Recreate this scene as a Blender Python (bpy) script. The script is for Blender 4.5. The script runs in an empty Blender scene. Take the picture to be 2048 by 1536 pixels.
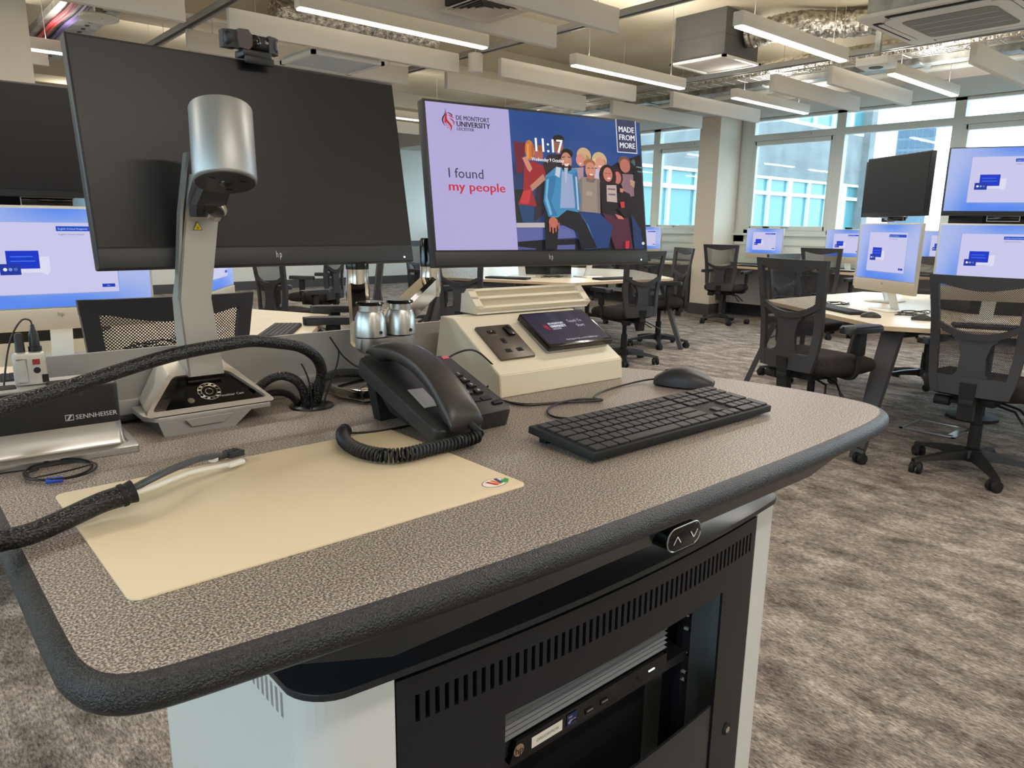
import bpy, bmesh, math, random
from mathutils import Vector, Matrix, Euler
random.seed(7)
S = bpy.context.scene
COL = S.collection
PI = math.pi
def lin(c):
    o = []
    for v in c[:3]:
        v = v/255.0
        o.append(v/12.92 if v <= .04045 else ((v+.055)/1.055)**2.4)
    return (o[0], o[1], o[2], 1.0)

# ---------------------------------------------------------------- camera
cam_d = bpy.data.cameras.new('camera')
cam = bpy.data.objects.new('camera', cam_d); COL.objects.link(cam)
yaw, pitch, roll = math.radians(41.35), math.radians(12.27), math.radians(.8)
fw = Vector((math.sin(yaw)*math.cos(pitch), math.cos(yaw)*math.cos(pitch), -math.sin(pitch)))
rt = Vector((math.cos(yaw), -math.sin(yaw), 0)); up = rt.cross(fw)
r2 = math.cos(roll)*rt+math.sin(roll)*up; u2 = -math.sin(roll)*rt+math.cos(roll)*up
M = Matrix((( r2.x, u2.x, -fw.x, 0), (r2.y, u2.y, -fw.y, 0), (r2.z, u2.z, -fw.z, 1.24), (0, 0, 0, 1)))
cam.matrix_world = M
cam_d.sensor_width = 36; cam_d.lens = 36*1463/2048; cam_d.clip_start = .02; cam_d.clip_end = 800
S.camera = cam

# ---------------------------------------------------------------- sky, exposure
world = bpy.data.worlds.new('world'); S.world = world; world.use_nodes = True
nt = world.node_tree; nt.nodes.clear()
wo = nt.nodes.new('ShaderNodeOutputWorld'); wb = nt.nodes.new('ShaderNodeBackground')
wb.inputs[0].default_value = (.74, .89, 1.0, 1); wb.inputs[1].default_value = 6.6
nt.links.new(wb.outputs[0], wo.inputs[0])
vs = S.view_settings
vs.view_transform = 'Standard'; vs.look = 'None'; vs.gamma = 1; vs.exposure = 0.0; vs.use_curve_mapping = False
LAMP = 18.5     # watts per ceiling batten, downward
LAMP_COL = (1.0, .93, .85)
UPLIGHT = 18.0  # watts per ceiling batten, upward
UP_COL = (1.0, .93, .84)

# ---------------------------------------------------------------- materials
MATS = {}
def mat(name, col=(200, 200, 200), rough=.5, metal=0., spec=.5, emit=None, estr=1., coat=0., bump=None, bstr=.2, bdist=.002, alpha=None):
    if name in MATS: return MATS[name]
    m = bpy.data.materials.new(name); m.use_nodes = True
    b = m.node_tree.nodes['Principled BSDF']
    b.inputs['Base Color'].default_value = lin(col)
    b.inputs['Roughness'].default_value = rough; b.inputs['Metallic'].default_value = metal
    b.inputs['Specular IOR Level'].default_value = spec
    b.inputs['Coat Weight'].default_value = coat
    if emit:
        b.inputs['Emission Color'].default_value = lin(emit); b.inputs['Emission Strength'].default_value = estr
    if bump:
        n = m.node_tree
        tc = n.nodes.new('ShaderNodeTexCoord'); nz = n.nodes.new('ShaderNodeTexNoise'); bp = n.nodes.new('ShaderNodeBump')
        nz.inputs['Scale'].default_value = bump; nz.inputs['Detail'].default_value = 3
        bp.inputs['Strength'].default_value = bstr; bp.inputs['Distance'].default_value = bdist
        n.links.new(tc.outputs['Object'], nz.inputs['Vector']); n.links.new(nz.outputs['Fac'], bp.inputs['Height'])
        n.links.new(bp.outputs['Normal'], b.inputs['Normal'])
    MATS[name] = m
    return m
def ramp(n, stops):
    r = n.nodes.new('ShaderNodeValToRGB')
    e = r.color_ramp.elements
    while len(e) < len(stops): e.new(.5)
    for i, (p, c) in enumerate(stops): e[i].position = p; e[i].color = lin(c)
    return r
def noisy(name, stops, scale, rough=.5, spec=.5, stretch=(1, 1, 1), detail=4, bump=0, bdist=.001, metal=0, nrough=.5, coord='Object'):
    m = bpy.data.materials.new(name); m.use_nodes = True; n = m.node_tree
    b = n.nodes['Principled BSDF']
    tc = n.nodes.new('ShaderNodeTexCoord'); mp = n.nodes.new('ShaderNodeMapping'); nz = n.nodes.new('ShaderNodeTexNoise')
    mp.inputs['Scale'].default_value = stretch
    nz.inputs['Scale'].default_value = scale; nz.inputs['Detail'].default_value = detail; nz.inputs['Roughness'].default_value = nrough
    r = ramp(n, stops)
    n.links.new(tc.outputs[coord], mp.inputs[0]); n.links.new(mp.outputs[0], nz.inputs[0]); n.links.new(nz.outputs['Fac'], r.inputs[0])
    n.links.new(r.outputs[0], b.inputs['Base Color'])
    b.inputs['Roughness'].default_value = rough; b.inputs['Specular IOR Level'].default_value = spec; b.inputs['Metallic'].default_value = metal
    if bump:
        bp = n.nodes.new('ShaderNodeBump'); bp.inputs['Strength'].default_value = bump; bp.inputs['Distance'].default_value = bdist
        n.links.new(nz.outputs['Fac'], bp.inputs['Height']); n.links.new(bp.outputs['Normal'], b.inputs['Normal'])
    MATS[name] = m
    return m
def carpet():
    m = bpy.data.materials.new('carpet'); m.use_nodes = True; n = m.node_tree; b = n.nodes['Principled BSDF']
    tc = n.nodes.new('ShaderNodeTexCoord')
    def nz(scale, st, det, rough=.6):
        mp = n.nodes.new('ShaderNodeMapping'); mp.inputs['Scale'].default_value = st
        t = n.nodes.new('ShaderNodeTexNoise'); t.inputs['Scale'].default_value = scale; t.inputs['Detail'].default_value = det; t.inputs['Roughness'].default_value = rough
        n.links.new(tc.outputs['Object'], mp.inputs[0]); n.links.new(mp.outputs[0], t.inputs[0]); return t
    big = nz(4.2, (2.3, 1, 1), 8, .76); fine = nz(170, (1, .28, 1), 3, .7)
    r1 = ramp(n, [(.36, (112, 106, 101)), (.50, (166, 158, 151)), (.64, (212, 204, 196))])
    r2_ = ramp(n, [(.30, (84, 80, 78)), (.68, (255, 252, 248))])
    mx = n.nodes.new('ShaderNodeMix'); mx.data_type = 'RGBA'; mx.blend_type = 'MULTIPLY'; mx.inputs[0].default_value = .88
    n.links.new(big.outputs['Fac'], r1.inputs[0]); n.links.new(fine.outputs['Fac'], r2_.inputs[0])
    n.links.new(r1.outputs[0], mx.inputs[6]); n.links.new(r2_.outputs[0], mx.inputs[7]); n.links.new(mx.outputs[2], b.inputs['Base Color'])
    b.inputs['Roughness'].default_value = .95; b.inputs['Specular IOR Level'].default_value = .1
    bp = n.nodes.new('ShaderNodeBump'); bp.inputs['Strength'].default_value = .5; bp.inputs['Distance'].default_value = .003
    n.links.new(fine.outputs['Fac'], bp.inputs['Height']); n.links.new(bp.outputs['Normal'], b.inputs['Normal'])
    MATS['carpet'] = m; return m
def glass(name, col=(235, 250, 250), fac=.12, rough=.02):
    m = bpy.data.materials.new(name); m.use_nodes = True; n = m.node_tree; n.nodes.clear()
    o = n.nodes.new('ShaderNodeOutputMaterial'); t = n.nodes.new('ShaderNodeBsdfTransparent'); g = n.nodes.new('ShaderNodeBsdfGlossy'); mx = n.nodes.new('ShaderNodeMixShader')
    t.inputs[0].default_value = lin(col); g.inputs['Roughness'].default_value = rough; mx.inputs[0].default_value = fac
    n.links.new(t.outputs[0], mx.inputs[1]); n.links.new(g.outputs[0], mx.inputs[2]); n.links.new(mx.outputs[0], o.inputs[0])
    MATS[name] = m; return m
def meshcloth(name, pitch, hole, col):
    # woven mesh: dark threads around see-through diamond holes
    m = bpy.data.materials.new(name); m.use_nodes = True; n = m.node_tree; b = n.nodes['Principled BSDF']; o = n.nodes['Material Output']
    b.inputs['Base Color'].default_value = lin(col); b.inputs['Roughness'].default_value = .6
    tc = n.nodes.new('ShaderNodeTexCoord'); sx = n.nodes.new('ShaderNodeSeparateXYZ'); n.links.new(tc.outputs['Object'], sx.inputs[0])
    def mth(op, a, bb=None, v=None):
        k = n.nodes.new('ShaderNodeMath'); k.operation = op; n.links.new(a, k.inputs[0])
        if bb is not None: n.links.new(bb, k.inputs[1])
        if v is not None: k.inputs[1].default_value = v
        return k.outputs[0]
    f = 2*PI/pitch
    sa = mth('SINE', mth('MULTIPLY', sx.outputs[0], v=f)); sb = mth('SINE', mth('MULTIPLY', sx.outputs[2], v=f))
    h = mth('GREATER_THAN', mth('MULTIPLY', sa, sb), v=hole)
    t = n.nodes.new('ShaderNodeBsdfTransparent'); mx = n.nodes.new('ShaderNodeMixShader')
    n.links.new(h, mx.inputs[0]); n.links.new(b.outputs[0], mx.inputs[1]); n.links.new(t.outputs[0], mx.inputs[2]); n.links.new(mx.outputs[0], o.inputs[0])
    MATS[name] = m; return m
def screenmat():
    m = bpy.data.materials.new('screen_light'); m.use_nodes = True; n = m.node_tree; b = n.nodes['Principled BSDF']
    a = n.nodes.new('ShaderNodeVertexColor'); a.layer_name = 'Col'
    b.inputs['Base Color'].default_value = (.01, .01, .01, 1); b.inputs['Roughness'].default_value = .3; b.inputs['Specular IOR Level'].default_value = .18
    n.links.new(a.outputs[0], b.inputs['Emission Color']); b.inputs['Emission Strength'].default_value = .95
    MATS['screen_light'] = m
    m = bpy.data.materials.new('print'); m.use_nodes = True; n = m.node_tree; b = n.nodes['Principled BSDF']
    a = n.nodes.new('ShaderNodeVertexColor'); a.layer_name = 'Col'
    b.inputs['Roughness'].default_value = .5; n.links.new(a.outputs[0], b.inputs['Base Color'])
    MATS['print'] = m
def braid(name):
    m = bpy.data.materials.new(name); m.use_nodes = True; n = m.node_tree; b = n.nodes['Principled BSDF']
    tc = n.nodes.new('ShaderNodeTexCoord'); w1 = n.nodes.new('ShaderNodeTexVoronoi'); w1.inputs['Scale'].default_value = 330
    n.links.new(tc.outputs['Object'], w1.inputs[0])
    r = ramp(n, [(.0, (120, 116, 112)), (.22, (40, 39, 40)), (.5, (12, 12, 14))])
    n.links.new(w1.outputs['Distance'], r.inputs[0]); n.links.new(r.outputs[0], b.inputs['Base Color'])
    b.inputs['Roughness'].default_value = .38
    bp = n.nodes.new('ShaderNodeBump'); bp.inputs['Strength'].default_value = .8; bp.inputs['Distance'].default_value = .0015; bp.invert = True
    n.links.new(w1.outputs['Distance'], bp.inputs['Height']); n.links.new(bp.outputs['Normal'], b.inputs['Normal'])
    MATS[name] = m; return m
def foil():
    m = noisy('foil', [(.3, (120, 116, 108)), (.7, (235, 230, 220))], 22, rough=.22, metal=.95, bump=1.0, bdist=.03, detail=5)
    return m
carpet(); screenmat(); braid('braid'); foil()
noisy('laminate', [(.36, (68, 62, 58)), (.50, (136, 126, 117)), (.62, (206, 193, 180))], 500, rough=.42, spec=.5, detail=2, bump=.35, bdist=.0006)
noisy('laminate_edge', [(.35, (14, 14, 16)), (.65, (34, 34, 37))], 560, rough=.34, spec=.7, detail=2, bump=1.0, bdist=.0022)
noisy('chair_fabric', [(.35, (34, 30, 31)), (.65, (58, 51, 50))], 260, rough=.9, spec=.15)
noisy('slab_paint', [(.3, (180, 169, 146)), (.7, (198, 189, 168))], 1.2, rough=.9, spec=.1)
noisy('concrete', [(.3, (118, 120, 120)), (.7, (138, 140, 140))], 1.5, rough=.9, spec=.1)
noisy('galvanised', [(.3, (118, 120, 118)), (.7, (176, 178, 174))], 9, rough=.42, metal=.85)
noisy('table_wood', [(.3, (226, 212, 186)), (.7, (236, 224, 200))], 30, rough=.34, spec=.5, stretch=(.2, 1, 1))
glass('window_glass', (236, 247, 250), .07); glass('far_glass', (120, 200, 205), .25)
meshcloth('chair_mesh', .0088, .14, (26, 24, 26))
mat('table_edge', (206, 180, 148), .5); mat('wall_white', (226, 226, 220), .85, spec=.2); mat('wall_beige', (224, 214, 198), .85, spec=.2)
mat('skirting', (74, 72, 74), .7); mat('upvc', (214, 220, 216), .45); mat('upvc_far', (226, 228, 228), .5)
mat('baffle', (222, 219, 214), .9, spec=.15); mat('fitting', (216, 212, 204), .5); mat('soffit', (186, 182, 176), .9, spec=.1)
mat('led', (255, 255, 255), .5, emit=(255, 247, 232), estr=5.0)
mat('black_plastic', (26, 26, 28), .42); mat('matt_black', (20, 20, 22), .7); mat('gloss_black', (10, 10, 12), .12)
mat('charcoal', (52, 50, 52), .5); mat('monitor_bezel', (44, 44, 46), .45); mat('screen_off', (22, 21, 24), .36, spec=.4)
mat('leg_grey', (70, 68, 72), .5); mat('silver_plastic', (196, 194, 188), .38, metal=.35); mat('aio_chin', (190, 180, 164), .45, metal=.2)
mat('silver', (188, 188, 186), .30, metal=.9); mat('chrome', (214, 210, 202), .10, metal=1.); mat('alu_satin', (176, 176, 172), .36, metal=.7)
mat('cabinet_white', (222, 224, 222), .35); mat('cabinet_black', (22, 24, 30), .38); mat('cabinet_top', (40, 42, 46), .28); mat('cavity', (6, 6, 8), .8)
mat('panel_grey', (166, 164, 160), .42, metal=.25); mat('mat_white', (238, 220, 188), .5, spec=.3)
mat('console_white', (232, 220, 198), .45); mat('console_side', (226, 218, 204), .5); mat('socket_bronze', (92, 84, 76), .4, metal=.4)
mat('key_black', (36, 36, 38), .5); mat('phone_black', (44, 43, 43), .45); mat('handset', (52, 49, 46), .38)
mat('white_plastic', (232, 232, 228), .45); mat('cable_black', (18, 18, 20), .45); mat('cable_grey', (70, 76, 80), .4); mat('cable_white', (226, 226, 220), .4)
mat('red_led', (255, 40, 40), .4, emit=(255, 40, 40), estr=3.); mat('white_led', (255, 255, 255), .4, emit=(220, 240, 255), estr=2.)
mat('blue_tape', (40, 80, 190), .5); mat('red_plastic', (150, 40, 44), .5); mat('purple_cable', (88, 76, 120), .5); mat('red_cable', (176, 60, 66), .5)
mat('yellow', (244, 214, 40), .5); mat('sticker_white', (236, 234, 226), .6); mat('pink', (226, 120, 128), .5); mat('lens', (20, 22, 40), .08)
mat('ac_white', (214, 210, 204), .5); mat('ac_grille', (128, 126, 122), .7); mat('dark_slot', (30, 30, 32), .8); mat('far_room', (150, 190, 195), .8)
mat('duct_grey', (92, 91, 90), .6, metal=.35); mat('channel', (160, 161, 158), .45, metal=.3); mat('tower', (96, 112, 126), .8); mat('tower_glass', (60, 84, 104), .3); mat('alu_shaded', (122, 121, 119), .42, metal=.6); mat('grey_panel', (150, 148, 146), .6)

# ---------------------------------------------------------------- mesh helpers
def tr(M_, v): return (M_ @ Vector(v)) if M_ is not None else Vector(v)
def box(bm, c, s, M=None, bev=0, seg=2):
    vs_ = [bm.verts.new(tr(M, (c[0]+dx*s[0]/2, c[1]+dy*s[1]/2, c[2]+dz*s[2]/2))) for dx in (-1, 1) for dy in (-1, 1) for dz in (-1, 1)]
    F = [(0, 1, 3, 2), (4, 6, 7, 5), (0, 4, 5, 1), (2, 3, 7, 6), (0, 2, 6, 4), (1, 5, 7, 3)]
    fs = [bm.faces.new([vs_[i] for i in f]) for f in F]
    if bev:
        es = list({e for f in fs for e in f.edges})
        bmesh.ops.bevel(bm, geom=es, offset=bev, segments=seg, affect='EDGES', profile=.5)
def ring(bm, c, ax, r, n, ref=None):
    ax = Vector(ax).normalized()
    if ref is None: ref = Vector((0, 0, 1)) if abs(ax.z) < .9 else Vector((1, 0, 0))
    a = ax.cross(ref).normalized(); b = ax.cross(a).normalized()
    return [bm.verts.new(Vector(c)+a*(r*math.cos(2*PI*i/n))+b*(r*math.sin(2*PI*i/n))) for i in range(n)]
def bridge(bm, A, B):
    n = len(A)
    for i in range(n): bm.faces.new((A[i], A[(i+1) % n], B[(i+1) % n], B[i]))
def cap(bm, A, flip=False):
    bm.faces.new(A[::-1] if flip else A)
def cyl(bm, p0, p1, r0, r1=None, n=16):
    r1 = r0 if r1 is None else r1
    ax = Vector(p1)-Vector(p0); A = ring(bm, p0, ax, r0, n); B = ring(bm, p1, ax, r1, n)
    bridge(bm, A, B); cap(bm, A, True); cap(bm, B)
def spline(pts, k=6):
    P = [Vector(p) for p in pts]; P = [2*P[0]-P[1]]+P+[2*P[-1]-P[-2]]; o = []
    for i in range(1, len(P)-2):
        for j in range(k):
            t = j/k; a, b, c, d = P[i-1], P[i], P[i+1], P[i+2]
            o.append(.5*((2*b)+(c-a)*t+(2*a-5*b+4*c-d)*t*t+(3*b-a-3*c+d)*t**3))
    o.append(P[-2]); return o
def tube(bm, pts, r, n=8, closed=False, flat=1.):
    P = [Vector(p) for p in pts]; m = len(P)
    R = r if isinstance(r, (list, tuple)) else [r]*m
    T = []
    for i in range(m):
        if closed: t = P[(i+1) % m]-P[i-1]
        else: t = P[min(i+1, m-1)]-P[max(i-1, 0)]
        T.append(t.normalized() if t.length > 1e-9 else Vector((0, 0, 1)))
    up_ = Vector((0, 0, 1)) if abs(T[0].z) < .9 else Vector((1, 0, 0))
    a = T[0].cross(up_).normalized(); rings = []
    for i in range(m):
        a = (a-T[i]*a.dot(T[i])).normalized(); b = T[i].cross(a)
        rings.append([bm.verts.new(P[i]+a*(R[i]*math.cos(2*PI*j/n))+b*(R[i]*flat*math.sin(2*PI*j/n))) for j in range(n)])
    for i in range(m-1): bridge(bm, rings[i], rings[i+1])
    if closed: bridge(bm, rings[-1], rings[0])
    else: cap(bm, rings[0], True); cap(bm, rings[-1])
def prism(bm, poly, z0, z1, M=None, bev=0, seg=2):
    A = [bm.verts.new(tr(M, (p[0], p[1], z0))) for p in poly]; B = [bm.verts.new(tr(M, (p[0], p[1], z1))) for p in poly]
    bridge(bm, A, B); f0 = bm.faces.new(A[::-1]); f1 = bm.faces.new(B)
    if bev: bmesh.ops.bevel(bm, geom=list(f1.edges), offset=bev, segments=seg, affect='EDGES', profile=.5)
def lathe(bm, prof, n=24, M=None):
    rings = []
    for r, z in prof:
        rings.append([bm.verts.new(tr(M, (max(r, 1e-5)*math.cos(2*PI*i/n), max(r, 1e-5)*math.sin(2*PI*i/n), z))) for i in range(n)])
    for a, b in zip(rings, rings[1:]): bridge(bm, a, b)
    cap(bm, rings[0], True); cap(bm, rings[-1])
def loft(bm, rings, caps=True, closed=True):
    V = [[bm.verts.new(Vector(p)) for p in r] for r in rings]
    for a, b in zip(V, V[1:]):
        n = len(a)
        for i in range(n if closed else n-1): bm.faces.new((a[i], a[(i+1) % n], b[(i+1) % n], b[i]))
    if caps: cap(bm, V[0], True); cap(bm, V[-1])
def rrect(x0, y0, x1, y1, r, k=5):
    o = []
    for cx, cy, a0 in ((x1-r, y1-r, 0), (x0+r, y1-r, 90), (x0+r, y0+r, 180), (x1-r, y0+r, 270)):
        for i in range(k+1):
            a = math.radians(a0+90*i/k); o.append((cx+r*math.cos(a), cy+r*math.sin(a)))
    return o
def ribbon(bm, A, B, f, th):
    # a strip between two (x,z) polylines mapped to 3D by f, given thickness th along y
    fr = []; bk = []
    for P in (A, B):
        fr.append([bm.verts.new(Vector(f(*p))) for p in P]); bk.append([bm.verts.new(Vector(f(*p))+Vector((0, -th, 0))) for p in P])
    n = len(A)
    for i in range(n-1):
        bm.faces.new((fr[0][i], fr[0][i+1], fr[1][i+1], fr[1][i])); bm.faces.new((bk[0][i], bk[1][i], bk[1][i+1], bk[0][i+1]))
        bm.faces.new((fr[0][i], bk[0][i], bk[0][i+1], fr[0][i+1])); bm.faces.new((fr[1][i], fr[1][i+1], bk[1][i+1], bk[1][i]))
    for e in (0, n-1): bm.faces.new((fr[0][e], fr[1][e], bk[1][e], bk[0][e]))
def B(): return bmesh.new()
def mk(name, bm, m, parent=None, loc=None, rot=None, smooth=35):
    bmesh.ops.recalc_face_normals(bm, faces=bm.faces)
    me = bpy.data.meshes.new(name); bm.to_mesh(me); bm.free()
    me.materials.append(MATS[m] if isinstance(m, str) else m)
    if smooth:
        me.polygons.foreach_set('use_smooth', [True]*len(me.polygons)); me.set_sharp_from_angle(angle=math.radians(smooth))
    o = bpy.data.objects.new(name, me); COL.objects.link(o)
    if parent is not None: o.parent = parent
    if loc is not None: o.location = loc
    if rot is not None: o.rotation_euler = rot
    return o
def inst(name, src, parent=None, loc=None, rot=None):
    o = bpy.data.objects.new(name, src.data); COL.objects.link(o)
    if parent is not None: o.parent = parent
    if loc is not None: o.location = loc
    if rot is not None: o.rotation_euler = rot
    return o
def tag(o, label=None, cat=None, group=None, kind=None):
    if label: o['label'] = label
    if cat: o['category'] = cat
    if group: o['group'] = group
    if kind: o['kind'] = kind
    return o
def thing(name, label, cat, loc=(0, 0, 0), rz=0, group=None, rot=None):
    o = bpy.data.objects.new(name, None); COL.objects.link(o)
    o.empty_display_size = .1; o.location = loc; o.rotation_euler = rot if rot else (0, 0, rz)
    return tag(o, label, cat, group)
def struct(name, bm, m, label=None, parent=None, **k):
    o = mk(name, bm, m, parent, **k)
    if parent is None: o['kind'] = 'structure'
    if label: o['label'] = label
    return o
def copy_tree(o, parent=None):
    c = o.copy(); COL.objects.link(c); c.parent = parent
    for ch in [x for x in list(bpy.data.objects) if x.parent == o]: copy_tree(ch, c)
    return c
_TX = {}
def text2d(body, size, bold=0.):
    key = (body, size, bold)
    if key in _TX: return _TX[key]
    cu = bpy.data.curves.new('t', 'FONT'); cu.body = body; cu.size = size; cu.offset = bold*size; cu.resolution_u = 2
    ob = bpy.data.objects.new('t', cu); COL.objects.link(ob)
    dg = bpy.context.evaluated_depsgraph_get(); me = bpy.data.meshes.new_from_object(ob.evaluated_get(dg))
    V = [(v.co.x, v.co.y) for v in me.vertices]; F = [tuple(p.vertices) for p in me.polygons]
    bpy.data.objects.remove(ob); bpy.data.curves.remove(cu); bpy.data.meshes.remove(me)
    w = max([v[0] for v in V]+[0]); _TX[key] = (V, F, w)
    return _TX[key]
class Paint:
    # flat print / screen image: coloured shapes in a local x-z plane that faces -y
    def __init__(s, w, h, step=.00012): s.w = w; s.h = h; s.v = []; s.f = []; s.c = []; s.l = 0; s.step = step
    def add(s, V, F, cols):
        b = len(s.v); y = -s.l*s.step; s.l += 1
        s.v += [(p[0], y, p[1]) for p in V]
        for i, f in enumerate(F):
            s.f.append([b+k for k in f]); s.c.append(cols if isinstance(cols, tuple) else cols[i])
    def poly(s, pts, c): s.add([(u*s.w, v*s.h) for u, v in pts], [tuple(range(len(pts)))], c)
    def rect(s, u0, v0, u1, v1, c): s.poly([(u0, v0), (u1, v0), (u1, v1), (u0, v1)], c)
    def ell(s, u, v, ru, rv, c, n=20): s.poly([(u+ru*math.cos(2*PI*i/n), v+rv*math.sin(2*PI*i/n)) for i in range(n)], c)
    def grid(s, u0, v0, u1, v1, nx, ny, fn):
        V = [((u0+(u1-u0)*i/nx)*s.w, (v0+(v1-v0)*j/ny)*s.h) for j in range(ny+1) for i in range(nx+1)]
        F = []; C = []
        for j in range(ny):
            for i in range(nx):
                a = j*(nx+1)+i; F.append((a, a+1, a+nx+2, a+nx+1))
                C.append([fn(u0+(u1-u0)*(i+x)/nx, v0+(v1-v0)*(j+y)/ny) for x, y in ((0, 0), (1, 0), (1, 1), (0, 1))])
        s.add(V, F, C)
    def text(s, body, u, v, hgt, c, width=None, bold=0., align='l'):
        V, F, w = text2d(body, 1.0, 0.)
        k = hgt*s.h/.70; kx = k if width is None else width*s.w/max(w, .01)
        ox = 0 if align == 'l' else (-w*kx/2 if align == 'c' else -w*kx)
        for d in ([0] if not bold else [-bold, 0, bold]): s.add([(u*s.w+ox+p[0]*kx+d*k*1.6, v*s.h+p[1]*k) for p in V], F, c)
    def build(s, name, parent, m='screen_light', loc=None, rot=None):
        me = bpy.data.meshes.new(name); me.from_pydata(s.v, [], s.f); me.materials.append(MATS[m])
        a = me.color_attributes.new('Col', 'FLOAT_COLOR', 'CORNER'); i = 0
        for f, c in zip(s.f, s.c):
            for k in range(len(f)):
                cc = c[k] if isinstance(c, list) else c
                a.data[i].color = lin(cc); i += 1
        o = bpy.data.objects.new(name, me); COL.objects.link(o); o.parent = parent
        if loc is not None: o.location = loc
        if rot is not None: o.rotation_euler = rot
        return o

# ================================================================ STRUCTURE
XW, YF, YB, XL, ZC = 9.65, 13.4, -5.0, -4.0, 3.2
b = B(); box(b, ((XW+XL)/2, (YF+YB)/2, -.05), (XW-XL+.4, YF-YB+.4, .1)); struct('floor', b, 'carpet', 'grey brown mottled carpet floor', smooth=0)
b = B(); box(b, ((XW+XL)/2, (YF+YB)/2, ZC+.1), (XW-XL+.4, YF-YB+.4, .2)); struct('ceiling', b, 'slab_paint', 'cream painted concrete ceiling slab', smooth=0)
b = B(); box(b, ((XW+XL)/2, YF+.1, 1.6), (XW-XL+.4, .2, 3.2)); struct('wall_far', b, 'wall_white', smooth=0)
b = B(); box(b, ((XW+XL)/2, YB-.1, 1.6), (XW-XL+.4, .2, 3.2)); struct('wall_back', b, 'wall_beige', smooth=0)
b = B(); box(b, (XL-.1, (YF+YB)/2, .575), (.2, YF-YB, 1.15)); box(b, (XL-.1, (YF+YB)/2, 2.965), (.2, YF-YB, .47)); box(b, (XL-.1, 10.4, 1.9), (.2, 6.0, 1.7)); box(b, (XL-.1, -4.4, 1.9), (.2, 1.2, 1.7)); struct('wall_left', b, 'wall_beige', smooth=0)
b = B(); box(b, (XW+.1, (YF+YB)/2, .575), (.2, YF-YB, 1.15)); box(b, (XW+.1, (YF+YB)/2, 2.965), (.2, YF-YB, .47))
box(b, (XW+.08, 6.29, 1.9), (.16, .72, 1.7)); wr = struct('wall_right', b, 'wall_white', 'white window wall below and above the glazing', smooth=0)
b = B(); box(b, (XW-.012, (YF+YB)/2, .08), (.024, YF-YB, .16)); struct('baseboard_right', b, 'skirting', smooth=0)
b = B(); box(b, ((XW+XL)/2, YF-.012, .08), (XW-XL, .024, .16)); struct('baseboard_far', b, 'skirting', smooth=0)
b = B(); box(b, (XW-.02, (YF+YB)/2, 1.155), (.1, YF-YB, .03), bev=.006); box(b, (XW-.04, (YF+YB)/2, .80), (.06, YF-YB, .10), bev=.006)
box(b, (XW-.02, (YF+YB)/2, 1.02), (.03, YF-YB, .012)); struct('trim_1', b, 'upvc', 'white window sill and dado trunking')
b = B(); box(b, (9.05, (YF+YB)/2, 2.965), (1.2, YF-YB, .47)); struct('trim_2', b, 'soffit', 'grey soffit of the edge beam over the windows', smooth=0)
b = B(); box(b, (9.36, 6.24, 1.45), (.52, .33, 2.9)); c_ = struct('wall_column', b, 'wall_beige', 'beige column standing against the window wall', smooth=0)
b = B(); box(b, (9.36, 6.24, .08), (.545, .355, .16)); struct('skirting', b, 'skirting', parent=c_, smooth=0)
b = B(); box(b, (.46, 5.75, 1.6), (.94, .5, 3.2)); struct('wall_pillar', b, 'wall_beige', 'white pillar behind the left desk cluster', smooth=0)
# downstand beams below the slab
for i, (y0, y1, z0) in enumerate(((6.9, 7.5, 2.95), (2.1, 2.6, 2.98), (10.9, 11.5, 2.95), (-2.4, -1.9, 2.95))):
    b = B(); box(b, (3.2, (y0+y1)/2, (z0+3.2)/2), (10.5, y1-y0, 3.2-z0)); struct('trim_%d' % (3+i), b, 'slab_paint', 'cream concrete downstand beam', smooth=0)

def window(n, y0, y1, sash, x=XW, rz=0):
    # one bay of glazing between two mullions; y1 > y0
    zt, zb, zs = 2.725, 1.17, 2.47
    r = bpy.data.objects.new('window_%d' % n, None); COL.objects.link(r); r.location = (x, (y0+y1)/2, zb); r.rotation_euler = (0, 0, rz)
    tag(r, 'pale grey framed window bay %s' % ('with an opening sash' if sash else 'with fixed glass'), kind='structure')
    w = y1-y0; h = zt-zb
    b = B()
    for s in (-1, 1): box(b, (.03, s*(w/2-.03), h/2), (.09, .06, h))
    box(b, (.03, 0, .025), (.09, w, .05)); box(b, (.03, 0, h-.015), (.09, w, .03)); box(b, (.03, 0, zs-zb), (.10, w, .085))
    mk('frame', b, 'upvc', r, smooth=0)
    b = B(); box(b, (.05, 0, (zs-zb+h)/2), (.008, w-.1, h-zs+zb-.1)); mk('pane', b, 'window_glass', r, smooth=0)
    b = B(); box(b, (.05, 0, (zs-zb)/2), (.008, w-.1, zs-zb-.08)); mk('pane', b, 'window_glass', r, smooth=0)
    if sash:
        b = B(); hh = zs-zb-.09; c = (zs-zb)/2
        for s in (-1, 1): box(b, (.005, s*(w/2-.085), c), (.06, .06, hh), bev=.006)
        for s in (-1, 1): box(b, (.005, 0, c+s*(hh/2-.03)), (.06, w-.17, .06), bev=.006)
        mk('sash', b, 'upvc', r)
        b = B(); box(b, (-.03, -.05, zs-zb-.0), (.03, .42, .03), bev=.008); mk('trickle_vent', b, 'fitting', r)
        b = B(); box(b, (-.04, 0, .09), (.02, .12, .018), bev=.005); box(b, (-.03, .05, .085), (.03, .02, .03)); mk('handle', b, 'silver', r)
    return r
ML = [-3.56, -2.19, -.822, .545, 1.912, 3.279, 4.646]
k = 1
for i in range(len(ML)-1): window(k, ML[i], ML[i+1], i % 2 == 0); k += 1
window(k, 4.646, 5.93, True); k += 1
window(k, 6.65, 7.575, True); k += 1
for i, y in enumerate((7.575, 8.94, 10.30, 11.67)): window(k, y, y+1.365, i % 2 == 1); k += 1

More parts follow.
